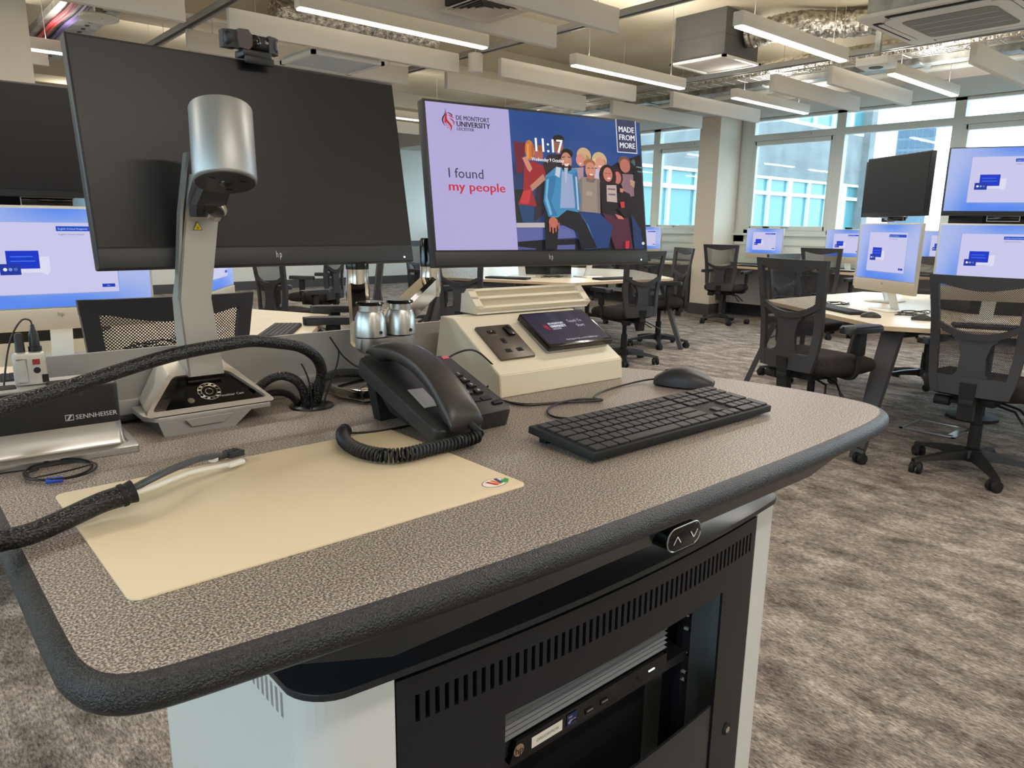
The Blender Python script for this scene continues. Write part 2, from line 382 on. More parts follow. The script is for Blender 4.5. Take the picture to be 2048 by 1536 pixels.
for i in range(8): window(k, -3.8+1.4*i, -2.4+1.4*i, i % 2 == 0, XL, PI); k += 1  # unseen left-hand bays, assumed and added for daylight on the cabinet side

# ---------------------------------------------------------------- outside
t = thing('office_building', 'pale concrete office wing with teal glazing seen through the windows', 'building', (19, 11.3, 0))
b = B()
for z0, z1 in ((-4, 1.12), (2.68, 4.2), (5.75, 7.4)): box(b, (0, .3, (z0+z1)/2), (12.2, .6, z1-z0))
mk('concrete_band', b, 'concrete', t, smooth=0)
b = B(); box(b, (0, .5, 3.5), (12.2, .1, 7)); mk('back_wall', b, 'far_room', t, smooth=0)
for z0, z1, zt in ((1.12, 2.68, 2.22), (4.2, 5.75, 5.25)):
    b = B()
    for j in range(-5, 6):
        x = 1.7+1.15*j; wd = .22 if j % 3 == 0 else .09
        if -6.1 < x < 6.1: box(b, (x, .06, (z0+z1)/2), (wd, .12, z1-z0))
    for z in (z0+.05, zt, z1-.03): box(b, (0, .06, z), (12.2, .10, .10))
    mk('window_frames', b, 'upvc_far', t, smooth=0)
    for j in range(-7, 5):
        x = 1.7+1.15*(j+.5)
        if not -6 < x < 6: continue
        for a, c in ((z0, zt), (zt, z1)):
            b = B(); box(b, (x, .09, (a+c)/2), (1.06, .01, c-a-.08)); mk('pane', b, mat('teal_glass', (84, 134, 140), .15, spec=.6), t, smooth=0)
b = B(); box(b, (6.3, .2, 1.7), (.4, .8, 11.4)); mk('end_wall', b, 'concrete', t, smooth=0)
t = thing('tower_block', 'distant blue grey tower block with rows of small windows', 'building', (186.6, 72, -3), .35)
b = B(); box(b, (0, 0, 14), (7.6, 7.6, 28)); mk('walls', b, 'tower', t, smooth=0)
for r_ in range(5):
    for c in range(6):
        b = B(); box(b, (-3.82, -3.0+1.2*c, 25.8-2.4*r_), (.2, .8, 1.7)); box(b, (-3.0+1.2*c, -3.82, 25.8-2.4*r_), (.8, .2, 1.7)); mk('window', b, 'tower_glass', t, smooth=0)
b = B(); box(b, (60, 20, -8), (400, 300, .2)); tag(mk('ground', b, 'concrete', smooth=0), 'pale paved ground outside the building', kind='structure')

# ================================================================ CEILING SERVICES
ROWL = {}
def batten(x0, y, z=2.5, ln=1.48, where=''):
    t = thing('led_batten', 'white suspended linear light fitting, %s' % where, 'light fitting', (x0+ln/2, y, z), group='suspended linear lights')
    b = B(); box(b, (0, 0, .055), (ln, .075, .085), bev=.003); mk('housing', b, 'fitting', t)
    b = B(); box(b, (0, 0, .008), (ln-.02, .058, .012)); mk('diffuser', b, 'led', t, smooth=0)
    for s in (-.55, .55): b = B(); cyl(b, (s, 0, .0975), (s*.98, 0, .70), .0025, n=6); mk('hanger_wire', b, 'silver', t)
    l = bpy.data.lights.new('batten_light', 'AREA'); l.shape = 'RECTANGLE'; l.size = ln-.02; l.size_y = .058; l.energy = LAMP; l.color = LAMP_COL
    o = bpy.data.objects.new('batten_light', l); COL.objects.link(o); o.parent = t; o.location = (0, 0, -.003)
    u = bpy.data.lights.new('batten_uplight', 'AREA'); u.shape = 'RECTANGLE'; u.size = ln-.02; u.size_y = .058; u.energy = UPLIGHT; u.color = UP_COL
    o = bpy.data.objects.new('batten_uplight', u); COL.objects.link(o); o.parent = t; o.location = (0, 0, .102); o.rotation_euler = (PI, 0, 0)
    return t
def baffle(x0, x1, y, where, z=2.5, h=.152):
    t = thing('acoustic_baffle', 'off-white hanging acoustic baffle, %s' % where, 'baffle', ((x0+x1)/2, y, z), group='hanging acoustic baffles')
    b = B(); box(b, (0, 0, h/2), (x1-x0, .05, h), bev=.003); mk('panel', b, 'baffle', t)
    for s in (-1, 1): b = B(); cyl(b, (s*(x1-x0)*.4, 0, h), (s*(x1-x0)*.4, 0, .68), .002, n=6); mk('hanger_wire', b, 'silver', t)
batten(2.18, 4.5, where='long one right of the webcam'); batten(4.42, 2.88, where='in front of the foil duct'); batten(4.52, 4.45, where='above the left half of the lit monitor')
batten(6.74, 4.38, where='between the baffles over the window desks'); batten(6.62, 2.82, where='ending at the window mullion by the right cluster')
batten(.0, 7.0, where='far left beside the white pillar'); batten(2.2, 8.2, where='farther down, left of the lit monitor'); batten(4.5, 8.1, where='behind the top left corner of the lit monitor')
batten(4.5, 11.4, where='far one seen in the gap between the two monitors'); batten(6.74, 8.1, where='far row near the column'); batten(2.2, 11.4, where='farthest one on the left of the gap')
for i, (x, y) in enumerate(((2.2, 1.0), (4.5, .9), (-.1, 2.6), (-2.4, 2.6), (6.7, .9), (-.1, -.8), (2.2, -2.4), (-2.4, -2.4), (4.5, -2.4), (-.1, -3.6), (-2.4, 6.0))):
    batten(x, y, where='out of the picture behind the lectern')
BF = [(2.08, 4.03, 5.34, 'crossed by the webcam'), (2.06, 4.03, 6.12, 'second behind the webcam'), (4.39, 6.30, 6.0, 'over the lit monitor, far one'), (4.38, 6.2, 5.2, 'over the lit monitor, near one'),
      (6.70, 8.45, 5.95, 'left of the column, far one'), (6.72, 8.45, 5.12, 'left of the column, near one'), (6.62, 8.42, 3.90, 'right of the batten at the windows'), (6.66, 8.42, 3.36, 'with its end over the sky'),
      (6.60, 8.42, 2.21, 'under the air conditioner at the right border'), (2.1, 3.99, 3.53, 'at the top border over the diffuser'), (2.1, 3.99, 4.12, 'just behind the square diffuser'),
      (-.2, 1.78, 5.30, 'top left in front of the cable tray'), (-.4, 1.4, 7.6, 'far left over the small batten'), (2.1, 4.0, 7.4, 'third row behind the black monitor'), (4.4, 6.3, 7.3, 'far row above the gap'),
      (4.4, 6.3, 9.3, 'farther row above the gap'), (6.7, 8.4, 7.2, 'far row left of the column'), (4.4, 6.3, 10.4, 'farthest row in the gap')]
for x0, x1, y, wh in BF: baffle(x0, x1, y, wh)
for i, (x, wh) in enumerate(((2.07, 'behind the webcam'), (4.19, 'over the middle of the room'), (6.48, 'by the window desks'), (1.9-2.1, 'at the far left'))):
    b = B()
    for sx in (-1, 1): box(b, (sx*.019, 0, .02), (.003, 12, .041))
    box(b, (0, 0, .0405), (.041, 12, .003))
    box(b, (-.03, 0, .0), (.022, 12, .004)); box(b, (.03, 0, .0), (.022, 12, .004))
    t = tag(mk('ceiling_channel', b, 'channel', loc=(x, 5.5, 2.665), smooth=0), 'galvanised steel ceiling channel %s' % wh, 'channel', 'steel channels carrying the baffles')
# supply duct box with a square panel face
t = thing('duct_box', 'galvanised duct box with white framed square grille', 'duct', (6.45, 4.42, 2.78))
b = B(); box(b, (0, 0, .24), (.56, .56, .46)); box(b, (0, 0, .2), (.566, .566, .012)); mk('box', b, 'duct_grey', t, smooth=0)
b = B()
for s in (-1, 1): box(b, (s*.29, 0, 0), (.035, .615, .02)); box(b, (0, s*.29, 0), (.615, .035, .02))
mk('grille_frame', b, 'white_plastic', t, smooth=0)
b = B(); box(b, (0, 0, .004), (.55, .55, .006)); mk('grille', b, 'soffit', t, smooth=0)
# foil duct
def foil_duct(pts, r, label, group=None):
    b = B(); P = spline(pts, 14); R_ = [r*(1+.05*math.sin(i*2.1)+.03*random.uniform(-1, 1)) for i in range(len(P))]
    tube(b, P, R_, 20); return tag(mk('flexible_duct', b, 'foil', smooth=60), label, 'duct', group)
foil_duct([(6.5, 4.12, 3.0), (6.55, 3.9, 3.02), (6.7, 3.7, 3.06), (7.0, 3.45, 3.07), (7.1, 3.1, 3.07), (6.95, 2.6, 3.06), (6.9, 2.2, 3.06)], .115, 'crinkled silver flexible duct beside the duct box')
foil_duct([(7.55, 5.4, 2.9), (7.55, 4.2, 2.9), (7.55, 3.0, 2.9), (7.55, 1.8, 2.9)], .09, 'long silver foil wrapped pipe over the window desks')
foil_duct([(2.9, 6.45, 2.99), (3.4, 6.42, 2.99), (3.9, 6.4, 2.99), (4.5, 6.35, 2.99)], .11, 'crumpled foil duct behind the long light')
# square ceiling diffuser (nested square louvres)
t = thing('ceiling_diffuser', 'square four-way ceiling diffuser with nested louvres', 'diffuser', (3.10, 3.83, 2.535)); t.scale = (.70, .70, .70)
def sqring(b, a, zi, w, dz):
    v = []
    for s, z in ((a, zi), (a-w, zi+dz)):
        v.append([b.verts.new((s*x, s*y, z)) for x, y in ((-1, -1), (1, -1), (1, 1), (-1, 1))])
    bridge(b, v[0], v[1])
b = B(); box(b, (0, 0, .12), (.5, .5, .16)); mk('plenum', b, 'dark_slot', t, smooth=0)
for i, a in enumerate((.30, .215, .165, .115, .065)):
    b = B(); sqring(b, a, .0+.003*i, .055 if i == 0 else .034, .012 if i == 0 else .026); mk('louvre', b, 'fitting', t, smooth=0)
b = B(); box(b, (0, 0, .02), (.06, .06, .006)); mk('core', b, 'fitting', t, smooth=0)
# air conditioning cassette
t = thing('air_conditioner', 'white ceiling cassette air conditioner at top right', 'air conditioner', (5.53, 1.95, 2.57))
b = B(); prism(b, rrect(-.475, -.475, .475, .475, .05), .0, .022, bev=.006); mk('fascia', b, 'ac_white', t)
b = B(); box(b, (0, 0, .16), (.84, .84, .27)); mk('casing', b, 'galvanised', t, smooth=0)
b = B(); prism(b, rrect(-.36, -.36, .36, .36, .10), -.012, .004, bev=.004); mk('inner_panel', b, 'ac_white', t)
b = B(); prism(b, rrect(-.27, -.27, .27, .27, .05), -.016, -.008); mk('return_grille', b, 'ac_grille', t)
for s in (-1, 1):
    b = B(); box(b, (s*.405, 0, -.002), (.05, .60, .008)); mk('air_slot', b, 'dark_slot', t, smooth=0)
    b = B(); box(b, (0, s*.405, -.002), (.60, .05, .008)); mk('air_slot', b, 'dark_slot', t, smooth=0)
    b = B(); box(b, (s*.385, 0, -.010), (.035, .56, .006)); mk('flap', b, 'ac_white', t, smooth=0)
    b = B(); box(b, (0, s*.385, -.010), (.56, .035, .006)); mk('flap', b, 'ac_white', t, smooth=0)
for s in (-1, 0, 1):
    b = B(); box(b, (s*.135, 0, -.0165), (.004, .5, .002)); mk('grille_rib', b, 'ac_white', t, smooth=0)
# radiant panel
t = thing('ceiling_panel', 'flat white framed ceiling panel behind the webcam', 'ceiling panel', (3.08, 5.77, 2.505))
b = B(); box(b, (0, 0, .02), (.58, .52, .05)); mk('panel', b, mat('panel_blue', (196, 204, 214), .4), t, smooth=0)
b = B()
for s in (-1, 1): box(b, (s*.30, 0, 0), (.03, .58, .03)); box(b, (0, s*.275, 0), (.63, .03, .03))
mk('panel_frame', b, 'white_plastic', t, smooth=0)
# cable tray, cables and access point
t = thing('cable_tray', 'perforated metal cable tray with red and purple cables', 'cable tray', (1.52, 7.2, 2.78))
b = B(); box(b, (0, 0, 0), (.40, 3.4, .004))
for s in (-1, 1): box(b, (s*.2, 0, .025), (.004, 3.4, .05))
mk('tray', b, 'galvanised', t, smooth=0)
b = B()
for j in range(24): box(b, (.1, -1.6+.14*j, -.003), (.03, .05, .003)); box(b, (-.02, -1.6+.14*j, -.003), (.03, .05, .003))
mk('slots', b, 'dark_slot', t, smooth=0)
for dx, m_ in ((-.14, 'red_cable'), (-.115, 'red_cable'), (-.05, 'purple_cable'), (-.03, 'purple_cable')):
    b = B(); tube(b, [(dx+.006*math.sin(j*1.3), -1.7+.2*j, -.02) for j in range(18)], .013, 6); mk('cable', b, m_, t)
t = thing('access_point', 'white oval wireless access point under the cable tray', 'access point', (1.47, 6.12, 2.62))
b = B(); lathe(b, [(.0, -.018), (.10, -.018), (.124, -.008), (.128, .006), (.118, .016), (0, .018)], 32); mk('shell', b, 'white_plastic', t)
b = B(); box(b, (0, 0, .065), (.05, .05, .09)); mk('bracket', b, 'galvanised', t, smooth=0)
b = B(); cyl(b, (.0, -.09, -.017), (.0, -.09, -.0185), .006, n=10); mk('led', b, 'charcoal', t)
# sensor on a white can
t = thing('occupancy_sensor', 'white cylindrical sensor can hanging between baffles', 'sensor', (4.13, 5.22, 2.5))
b = B(); lathe(b, [(0, 0), (.055, 0), (.062, .008), (.062, .15), (.05, .155), (0, .156)], 24); mk('can', b, 'fitting', t)
b = B(); cyl(b, (0, 0, .15), (0, 0, .68), .006, n=8); mk('rod', b, 'silver', t)
t = thing('sensor_box', 'white square sensor box on a metal drop post', 'sensor', (6.2, 2.76, 2.49), .1)
b = B(); box(b, (0, 0, .03), (.24, .24, .06), bev=.008); mk('case', b, 'white_plastic', t)
b = B(); lathe(b, [(0, -.004), (.05, -.004), (.055, .002), (0, .002)], 20); mk('lens', b, 'charcoal', t)
b = B(); box(b, (0, 0, .38), (.041, .041, .64)); mk('post', b, 'galvanised', t, smooth=0)
# pipes and wire basket
def pipe(name, pts, r, m_, label, cat='pipe', grp=None):
    b = B(); tube(b, pts, r, 10); return tag(mk(name, b, m_), label, cat, grp)
pipe('conduit', [(-1.0, 6.75, 2.90), (4.0, 6.75, 2.90)], .022, 'baffle', 'cream pipe pair below the slab, near pipe')
pipe('conduit', [(-1.0, 6.6, 2.87), (4.0, 6.6, 2.87)], .017, 'baffle', 'cream pipe pair below the slab, thinner pipe')
pipe('conduit', [(8.35, 8.0, 2.83), (8.35, 1.0, 2.83)], .03, 'upvc', 'pale pipe running along the window side')
pipe('conduit', [(8.05, 8.0, 2.86), (8.05, 1.0, 2.86)], .022, 'galvanised', 'second metal pipe along the window side')
t = thing('wire_basket', 'wire basket cable tray running towards the windows', 'cable tray', (7.15, 4.5, 2.74))
b = B()
for x in (-.1, -.033, .033, .1): cyl(b, (x, -3.5, 0), (x, 3.5, 0), .004, n=5)
for s in (-1, 1): cyl(b, (s*.1, -3.5, .05), (s*.1, 3.5, .05), .004, n=5)
mk('long_wires', b, 'silver', t)
b = B()
for j in range(48):
    y = -3.5+.148*j; tube(b, [(-.1, y, .05), (-.1, y, -.002), (.1, y, -.002), (.1, y, .05)], .003, 5)
tag(mk('cross_wires', b, 'silver', t), kind='stuff')
t = thing('trunking', 'galvanised trunking beside the wire basket', 'trunking', (7.74, 4.6, 2.79))
b = B(); box(b, (0, 0, 0), (.16, 7, .06)); mk('trunk', b, 'galvanised', t, smooth=0)
for j in range(9):
    b = B(); box(b, (-.0, -3.2+.8*j, -.033), (.30, .035, .02)); mk('bracket', b, 'galvanised', t, smooth=0)

# ================================================================ CHAIRS
def back_map(x, z):
    return (x, -.235-.13*max(0, z-.70)-.05*max(0, .62-z)+.62*x*x*(1-.25*min(1, max(0, (z-.6)/.4))), z)
def hw(z):   # half width of the backrest
    pts = ((.44, .170), (.52, .192), (.66, .206), (.80, .212), (.92, .224), (1.03, .236))
    for (a, wa), (c, wc) in zip(pts, pts[1:]):
        if z <= c: return wa+(wc-wa)*(z-a)/(c-a)
    return pts[-1][1]
def make_chair(name, label):
    t = thing(name, label, 'chair', group='black mesh office chairs')
    n = 12; Zs = [.45+.58*i/n for i in range(n+1)]
    b = B()
    for s in (-1, 1): ribbon(b, [(s*hw(z), z) for z in Zs], [(s*(hw(z)-.042), z) for z in Zs], back_map, .022)
    X = [-1+2*i/14 for i in range(15)]
    ribbon(b, [(x*hw(1.03), 1.03) for x in X], [(x*hw(1.0), .990-.030*max(0, math.cos(x*PI*.5))**2*(1 if abs(x) < .7 else .6)) for x in X], back_map, .022)
    u = lambda x: .735+.055*x*x*1.3
    ribbon(b, [(x*(hw(.75)-.005), u(x)+.018) for x in X], [(x*(hw(.75)-.005), u(x)-.016) for x in X], back_map, .026)
    mk('back_frame', b, 'charcoal', t, smooth=40)
    b = B()
    zz = [.46, .52, .56, .64, .70, .735]; sp = [.15, .09, .062, .056, .070, .105]
    ribbon(b, [(-w, z) for w, z in zip(sp, zz)], [(w, z) for w, z in zip(sp, zz)], back_map, .02)
    ribbon(b, [(x*(hw(.45)), .445) for x in X], [(x*(hw(.54)-.005), .535) for x in X], back_map, .02)
    mk('lumbar_panel', b, 'charcoal', t, smooth=40)
    b = B()
    rows = [.53+.47*i/10 for i in range(11)]; cols = [-1+2*i/12 for i in range(13)]
    V = [[b.verts.new(Vector(back_map(x*(hw(z)-.012), z))+Vector((0, -.006, 0))) for x in cols] for z in rows]
    for a, c in zip(V, V[1:]):
        for i in range(12): b.faces.new((a[i], a[i+1], c[i+1], c[i]))
    mk('back_mesh', b, 'chair_mesh', t)
    b = B(); pts = []
    for i in range(36):
        a = 2*PI*i/36; c_, s_ = math.cos(a), math.sin(a)
        pts.append((.258*math.copysign(abs(c_)**.55, c_), .015+.245*math.copysign(abs(s_)**.6, s_)))
    def so(k, z, dz=0): return [(p[0]*k, p[1]*k+(0), z-.25*max(0, p[1]-.15)**1.0*dz) for p in pts]
    loft(b, [so(.86, .425), so(.97, .44), so(1.0, .46, .5), so(1.0, .485, .6), so(.94, .51, .7), so(.80, .522, .7), so(.4, .515, .5)])
    mk('seat', b, 'chair_fabric', t, smooth=60)
    b = B(); box(b, (0, -.02, .405), (.20, .26, .05), bev=.012); box(b, (0, -.19, .41), (.07, .16, .035), bev=.008); mk('mechanism', b, 'matt_black', t)
    b = B(); loft(b, [[(s*.035, y, z) for s, y in ((-1, -.262+dy), (1, -.262+dy), (1, -.225+dy), (-1, -.225+dy))] for z, dy in ((.32, .012), (.40, .004), (.46, -.006), (.51, -.012))]); mk('back_spine', b, 'black_plastic', t)
    b = B(); cyl(b, (0, -.02, .09), (0, -.02, .26), .031, .029, 18); cyl(b, (0, -.02, .26), (0, -.02, .41), .02, n=14); mk('gas_lift', b, 'matt_black', t)
    b = B(); lathe(b, [(0, .065), (.045, .065), (.055, .085), (.048, .125), (.032, .135), (0, .135)], 20, Matrix.Translation((0, -.02, 0))); mk('base_hub', b, 'black_plastic', t)
    leg0 = cas0 = None
    for i in range(5):
        a = 2*PI*i/5+.3
        if leg0 is None:
            b = B(); loft(b, [[(x, s*w, z) for s, z in ((-1, z0), (1, z0), (.7, z1), (-.7, z1))] for x, w, z0, z1 in ((.03, .03, .075, .125), (.15, .026, .075, .112), (.27, .021, .068, .088), (.325, .018, .062, .078))]); leg0 = mk('base_leg', b, 'black_plastic', t, (0, -.02, 0), (0, 0, a))
            b = B()
            for s in (-1, 1): cyl(b, (0, s*.008, .029), (0, s*.028, .029), .029, .027, 18)
            box(b, (.0, 0, .048), (.035, .05, .03), bev=.008); cyl(b, (.012, 0, .05), (.012, 0, .075), .007, n=8)
            cas0 = mk('castor', b, 'matt_black', t, (.305*math.cos(a), -.02+.305*math.sin(a), 0), (0, 0, a+1.2))
        else:
            inst('base_leg', leg0, t, (0, -.02, 0), (0, 0, a)); inst('castor', cas0, t, (.305*math.cos(a), -.02+.305*math.sin(a), 0), (0, 0, a+i*1.3))
    for s in (-1, 1):
        b = B(); tube(b, spline([(s*.10, .0, .42), (s*.22, .0, .415), (s*.262, -.0, .45), (s*.268, -.0, .56), (s*.268, -.0, .665)], 4), .016, 8); box(b, (s*.268, 0, .60), (.034, .055, .12), bev=.008)
        arm = mk('armrest', b, 'matt_black', t)
        b = B(); prism(b, rrect(s*.265-.045, -.14, s*.265+.045, .14, .038), .662, .698, bev=.015, seg=3); mk('arm_pad', b, 'black_plastic', arm)
    b = B(); cyl(b, (-.16, -.19, .395), (-.09, -.19, .395), .026, n=14); cyl(b, (-.09, -.19, .395), (0, -.19, .395), .009, n=8); mk('tension_knob', b, 'matt_black', t)
    b = B()
    for y, e in ((-.10, -.17), (-.02, -.05)): tube(b, [(.05, y, .40), (.18, y-.02, .375), (.235, e-.02, .335)], .006, 6); tube(b, [(.235, e-.02, .335), (.27, e-.035, .315)], .012, 8, flat=.5)
    mk('lever', b, 'black_plastic', t)
    return t
CH = [  # x, y, facing direction angle (deg), label
    (.645, 2.47, 90, 'black mesh office chair right behind the silver document camera'),
    (1.89, 3.63, 150, 'black office chair whose armrests show left of the chrome monitor arm'),
    (3.6, 7.3, 125, 'black office chair far off below the logo of the black monitor'),
    (4.02, 5.12, 26, 'black mesh chair directly behind the cream slotted bar'),
    (5.24, 4.40, 80, 'black chair showing its back just right of the white console'),
    (6.26, 4.80, 150, 'black chair seen from the side between the lit monitor and the column'),
    (8.55, 5.46, 12, 'black chair at the window desk in front of the beige column'),
    (8.45, 4.05, 5, 'black chair at the window desk half hidden behind a nearer chair'),
    (3.93, 1.90, -14, 'black mesh chair at the left side of the right table'),
    (4.27, 1.165, 1, 'black mesh chair at the right border with five-star base in full view'),
    (5.88, 2.96, -94, 'black chair seen through the mesh of the nearer chair at the right table'),
    (6.45, 2.2, 206, 'black chair tucked under the far side of the right table'),
    (2.71, 5.86, 10, 'black chair beyond the left table below the black monitor'),
    (5.3, 7.55, -80, 'black chair glimpsed in the gap between the two lectern monitors'),
    (8.45, 6.95, 10, 'black chair by the window left of the column, mostly behind the lit monitor'),
    (7.1, 6.6, 206, 'black chair on the far side of the middle table'),
]
ch0 = make_chair('office_chair', CH[0][3])
for i, (x, y, a, lb) in enumerate(CH):
    o = ch0 if i == 0 else copy_tree(ch0)
    if i in (1, 8):
        for q in [w_ for w_ in bpy.data.objects if w_.parent == o and w_.name.split('.')[0] not in ('base_leg', 'castor', 'base_hub', 'gas_lift')]: q.location.z += .055 if i == 8 else .072
    o['label'] = lb; o.location = (x, y, 0); o.rotation_euler = (0, 0, math.radians(a-90))

# ================================================================ DESK CLUSTERS
def setup_screen(p):
    def bg(u, v):
        k1 = math.exp(-(((u-.55)/.28)**2+((v-1.0)/.16)**2)); k2 = math.exp(-(((u-.5)/.45)**2+((v-.0)/.22)**2)); k3 = math.exp(-(((u-.2)/.12)**2+((v-.35)/.4)**2))*.5
        k = min(1, k1*.8+k2*.9+k3); a = (178, 190, 236); c = (72, 128, 240)
        return tuple(int(a[i]+(c[i]-a[i])*k) for i in range(3))
    p.grid(0, 0, 1, 1, 14, 10, bg)
    p.rect(.175, .13, .825, .86, (140, 160, 226)); p.rect(.18, .14, .82, .86, (204, 202, 238))
    p.rect(.52, .775, .80, .825, (24, 74, 196)); p.text('English (United Kingdom)', .53, .79, .018, (200, 215, 250)); p.text('English (United States)', .53, .735, .018, (110, 112, 140))
    p.rect(.30, .36, .47, .52, (222, 222, 246)); p.poly([(.42, .36), (.46, .36), (.455, .33)], (222, 222, 246))
    p.rect(.26, .40, .42, .58, (20, 52, 200)); p.rect(.28, .515, .39, .527, (60, 110, 235)); p.rect(.28, .47, .40, .482, (60, 110, 235))
    p.rect(.225, .34, .325, .45, (26, 52, 160))
    for i, c in enumerate(((240, 240, 255), (130, 150, 220), (80, 105, 200))): p.ell(.25+.025*i, .395, .010, .017, c, 12)
    p.rect(.73, .19, .80, .225, (20, 62, 180)); p.text('Yes', .755, .20, .014, (200, 215, 250))
    return p
def aio(x, y, z, th, label, W=.615, H=.345, chin=.075, lift=.125, group='all-in-one computers'):
    t = thing('desktop_computer', label, 'computer', (x, y, z), math.radians(th+90), group)
    b = B(); box(b, (0, .012, lift+chin+H/2), (W, .024, H+.016), bev=.004); mk('housing', b, 'silver_plastic', t)
    p = setup_screen(Paint(W-.016, H-.004)); p.build('screen', t, loc=(-(W-.016)/2, -.0012, lift+chin+.003))
    b = B(); box(b, (0, .010, lift+chin/2-.002), (W, .028, chin), bev=.004); ch_ = mk('chin', b, 'aio_chin', t)
    q = Paint(.05, .03); q.text('hp', .1, .2, .5, (120, 112, 104)); q.build('logo', ch_, 'print', loc=(-.018, -.0052, lift+chin-.035))
    b = B(); loft(b, [[(s*w, y_, zz) for s, y_ in ((-1, y0), (1, y0), (1, y0+.014), (-1, y0+.014))] for w, y0, zz in ((.035, .10, .008), (.035, .06, .12), (.035, .03, lift+.1))]); box(b, (0, .09, .006), (.22, .20, .01), bev=.003); mk('stand', b, 'white_plastic', t)
    return t
def upper(x, y, z, th, label, on, W=.616, H=.37):
    t = thing('monitor', label, 'monitor', (x, y, z), math.radians(th+90), 'upper monitors on the hubs')
    b = B(); box(b, (0, .018, H/2), (W, .034, H), bev=.004); box(b, (0, .05, H/2), (W*.55, .04, H*.5), bev=.01); mk('housing', b, 'monitor_bezel', t)
    if on: setup_screen(Paint(W-.012, H-.032)).build('screen', t, loc=(-(W-.012)/2, -.0008, .026))
    else:
        b = B(); box(b, (0, -.0003, H/2+.010), (W-.012, .002, H-.032)); mk('screen', b, 'screen_off', t, smooth=0)
    b = B(); box(b, (0, .12, H*.5), (.08, .14, .08), bev=.01); mk('wall_bracket', b, 'matt_black', t)
    return t
def small_keyboard(x, y, z, rz, label):
    t = thing('keyboard', label, 'keyboard', (x, y, z), rz, 'table keyboards')
    b = B(); box(b, (0, 0, .008), (.43, .135, .016), bev=.003); mk('body', b, 'matt_black', t)
    b = B()
    for r in range(6):
        for c in range(19): box(b, (-.2+.0222*c, .052-.021*r, .0165), (.018, .017, .004))
    tag(mk('keys', b, 'key_black', t, smooth=0), kind='stuff')
    return t
def hexpt(c, r, a): return (c[0]+r*math.cos(math.radians(a)), c[1]+r*math.sin(math.radians(a)))
def cluster(c, label, faces, legs=True):
    t = thing('hexagonal_table', label, 'table', (c[0], c[1], 0), math.radians(-4), 'hexagonal tables')
    P = [(1.4*math.cos(math.radians(60*i)), 1.4*math.sin(math.radians(60*i))) for i in range(6)]
    b = B(); prism(b, P, .705, .7295); mk('tabletop', b, 'table_wood', t, smooth=0)
    b = B()
    A_ = [b.verts.new((p[0]*1.001, p[1]*1.001, .7045)) for p in P]; B_ = [b.verts.new((p[0]*1.001, p[1]*1.001, .7275)) for p in P]; bridge(b, A_, B_); mk('edge_band', b, 'table_edge', t, smooth=0)
    for i in range(6):
        a = math.radians(60*i); d = Vector((math.cos(a), math.sin(a), 0)); n = Vector((-d.y, d.x, 0))
        b = B(); loft(b, [[tuple(d*(r+e)+n*(s*w)+Vector((0, 0, zz))) for s, e in ((-1, -.02), (1, -.02), (1, .02), (-1, .02))] for r, w, zz in ((1.27, .055, .69), (1.36, .05, .45), (1.52, .032, .0))])
        mk('leg', b, 'leg_grey', t)
        b = B(); box(b, (0, 0, .675), (2.0, .06, .05), Matrix.Rotation(a, 4, 'Z') @ Matrix.Translation((.35*0+.32, 0, 0)) @ Matrix.Scale(.62, 4, (1, 0, 0))); mk('under_beam', b, 'matt_black', t, smooth=0)
    b = B(); lathe(b, [(0, .0), (.16, .0), (.16, .02), (.07, .03), (.07, .70), (0, .70)], 12); mk('centre_post', b, 'matt_black', t, smooth=0)
    h = thing('hub_pillar', 'black six-sided monitor pillar on %s' % label.split(' ', 1)[1], 'pillar', (c[0], c[1], .7295), math.radians(-4), 'monitor pillars')
    b = B(); lathe(b, [(0, 0), (.30, 0), (.30, .9), (0, .9)], 6, Matrix.Rotation(math.radians(0), 4, 'Z')); mk('pillar_body', b, 'gloss_black', h, smooth=0)
    b = B(); lathe(b, [(0, .36), (.308, .36), (.308, .375), (0, .375)], 6); mk('ring_trim', b, 'charcoal', h, smooth=0)
    for th, tt, up_on, lb, kb, lat, zu in faces:
        c0 = c; c = hexpt(c0, lat, th-90); x, y = hexpt(c, tt, th); aio(x, y, .7297, th, 'all-in-one computer ' + lb)
        if up_on is not None: 
            upper(x, y, zu, th, ('lit' if up_on else 'switched-off black') + ' upper monitor ' + lb, up_on)
            xb, yb = hexpt(c, tt-.042, th); wb = thing('webcam_bar', 'small outlined camera bar ' + lb, 'webcam', (xb, yb, zu-.0285), math.radians(th+90), 'camera bars'); b = B(); box(b, (0, 0, .014), (.155, .02, .026), bev=.003); mk('case', b, 'gloss_black', wb)
            b = B()
            for s in (-1, 1): box(b, (s*.078, -.011, .014), (.003, .002, .03)); box(b, (0, -.011, .014+s*.014), (.158, .002, .003))
            mk('rim', b, 'silver', wb, smooth=0)
        if kb: 
            x, y = hexpt(c, tt+.27, th); small_keyboard(x, y, .7297, math.radians(th+90), 'black keyboard ' + lb)
        c = c0
    return t
cluster((5.53, 1.55), 'hexagonal light wood table at the right with dark legs', [(146, .77, False, 'turned sideways on the left face of the right hub', 1, 0, 1.325), (206, .77, True, 'facing the camera on the right hub', 1, .13, 1.325), (86, .77, False, 'on the back face of the right hub', 0, 0, 1.325)])
cluster((5.61, 5.85), 'hexagonal light wood table in the middle behind the lit lectern monitor', [(206, .77, False, 'on the left face of the middle hub', 1, 0, 1.325), (266, .77, False, 'on the front face of the middle hub', 1, 0, 1.325)])
cluster((.55, 3.89), 'hexagonal light wood table at the left behind the document camera', [(266, .87, False, 'at the left border behind the document camera', 1, -.02, 1.312), (326, .80, None, 'seen edge-on behind the document camera column', 1, 0, 1.3)])

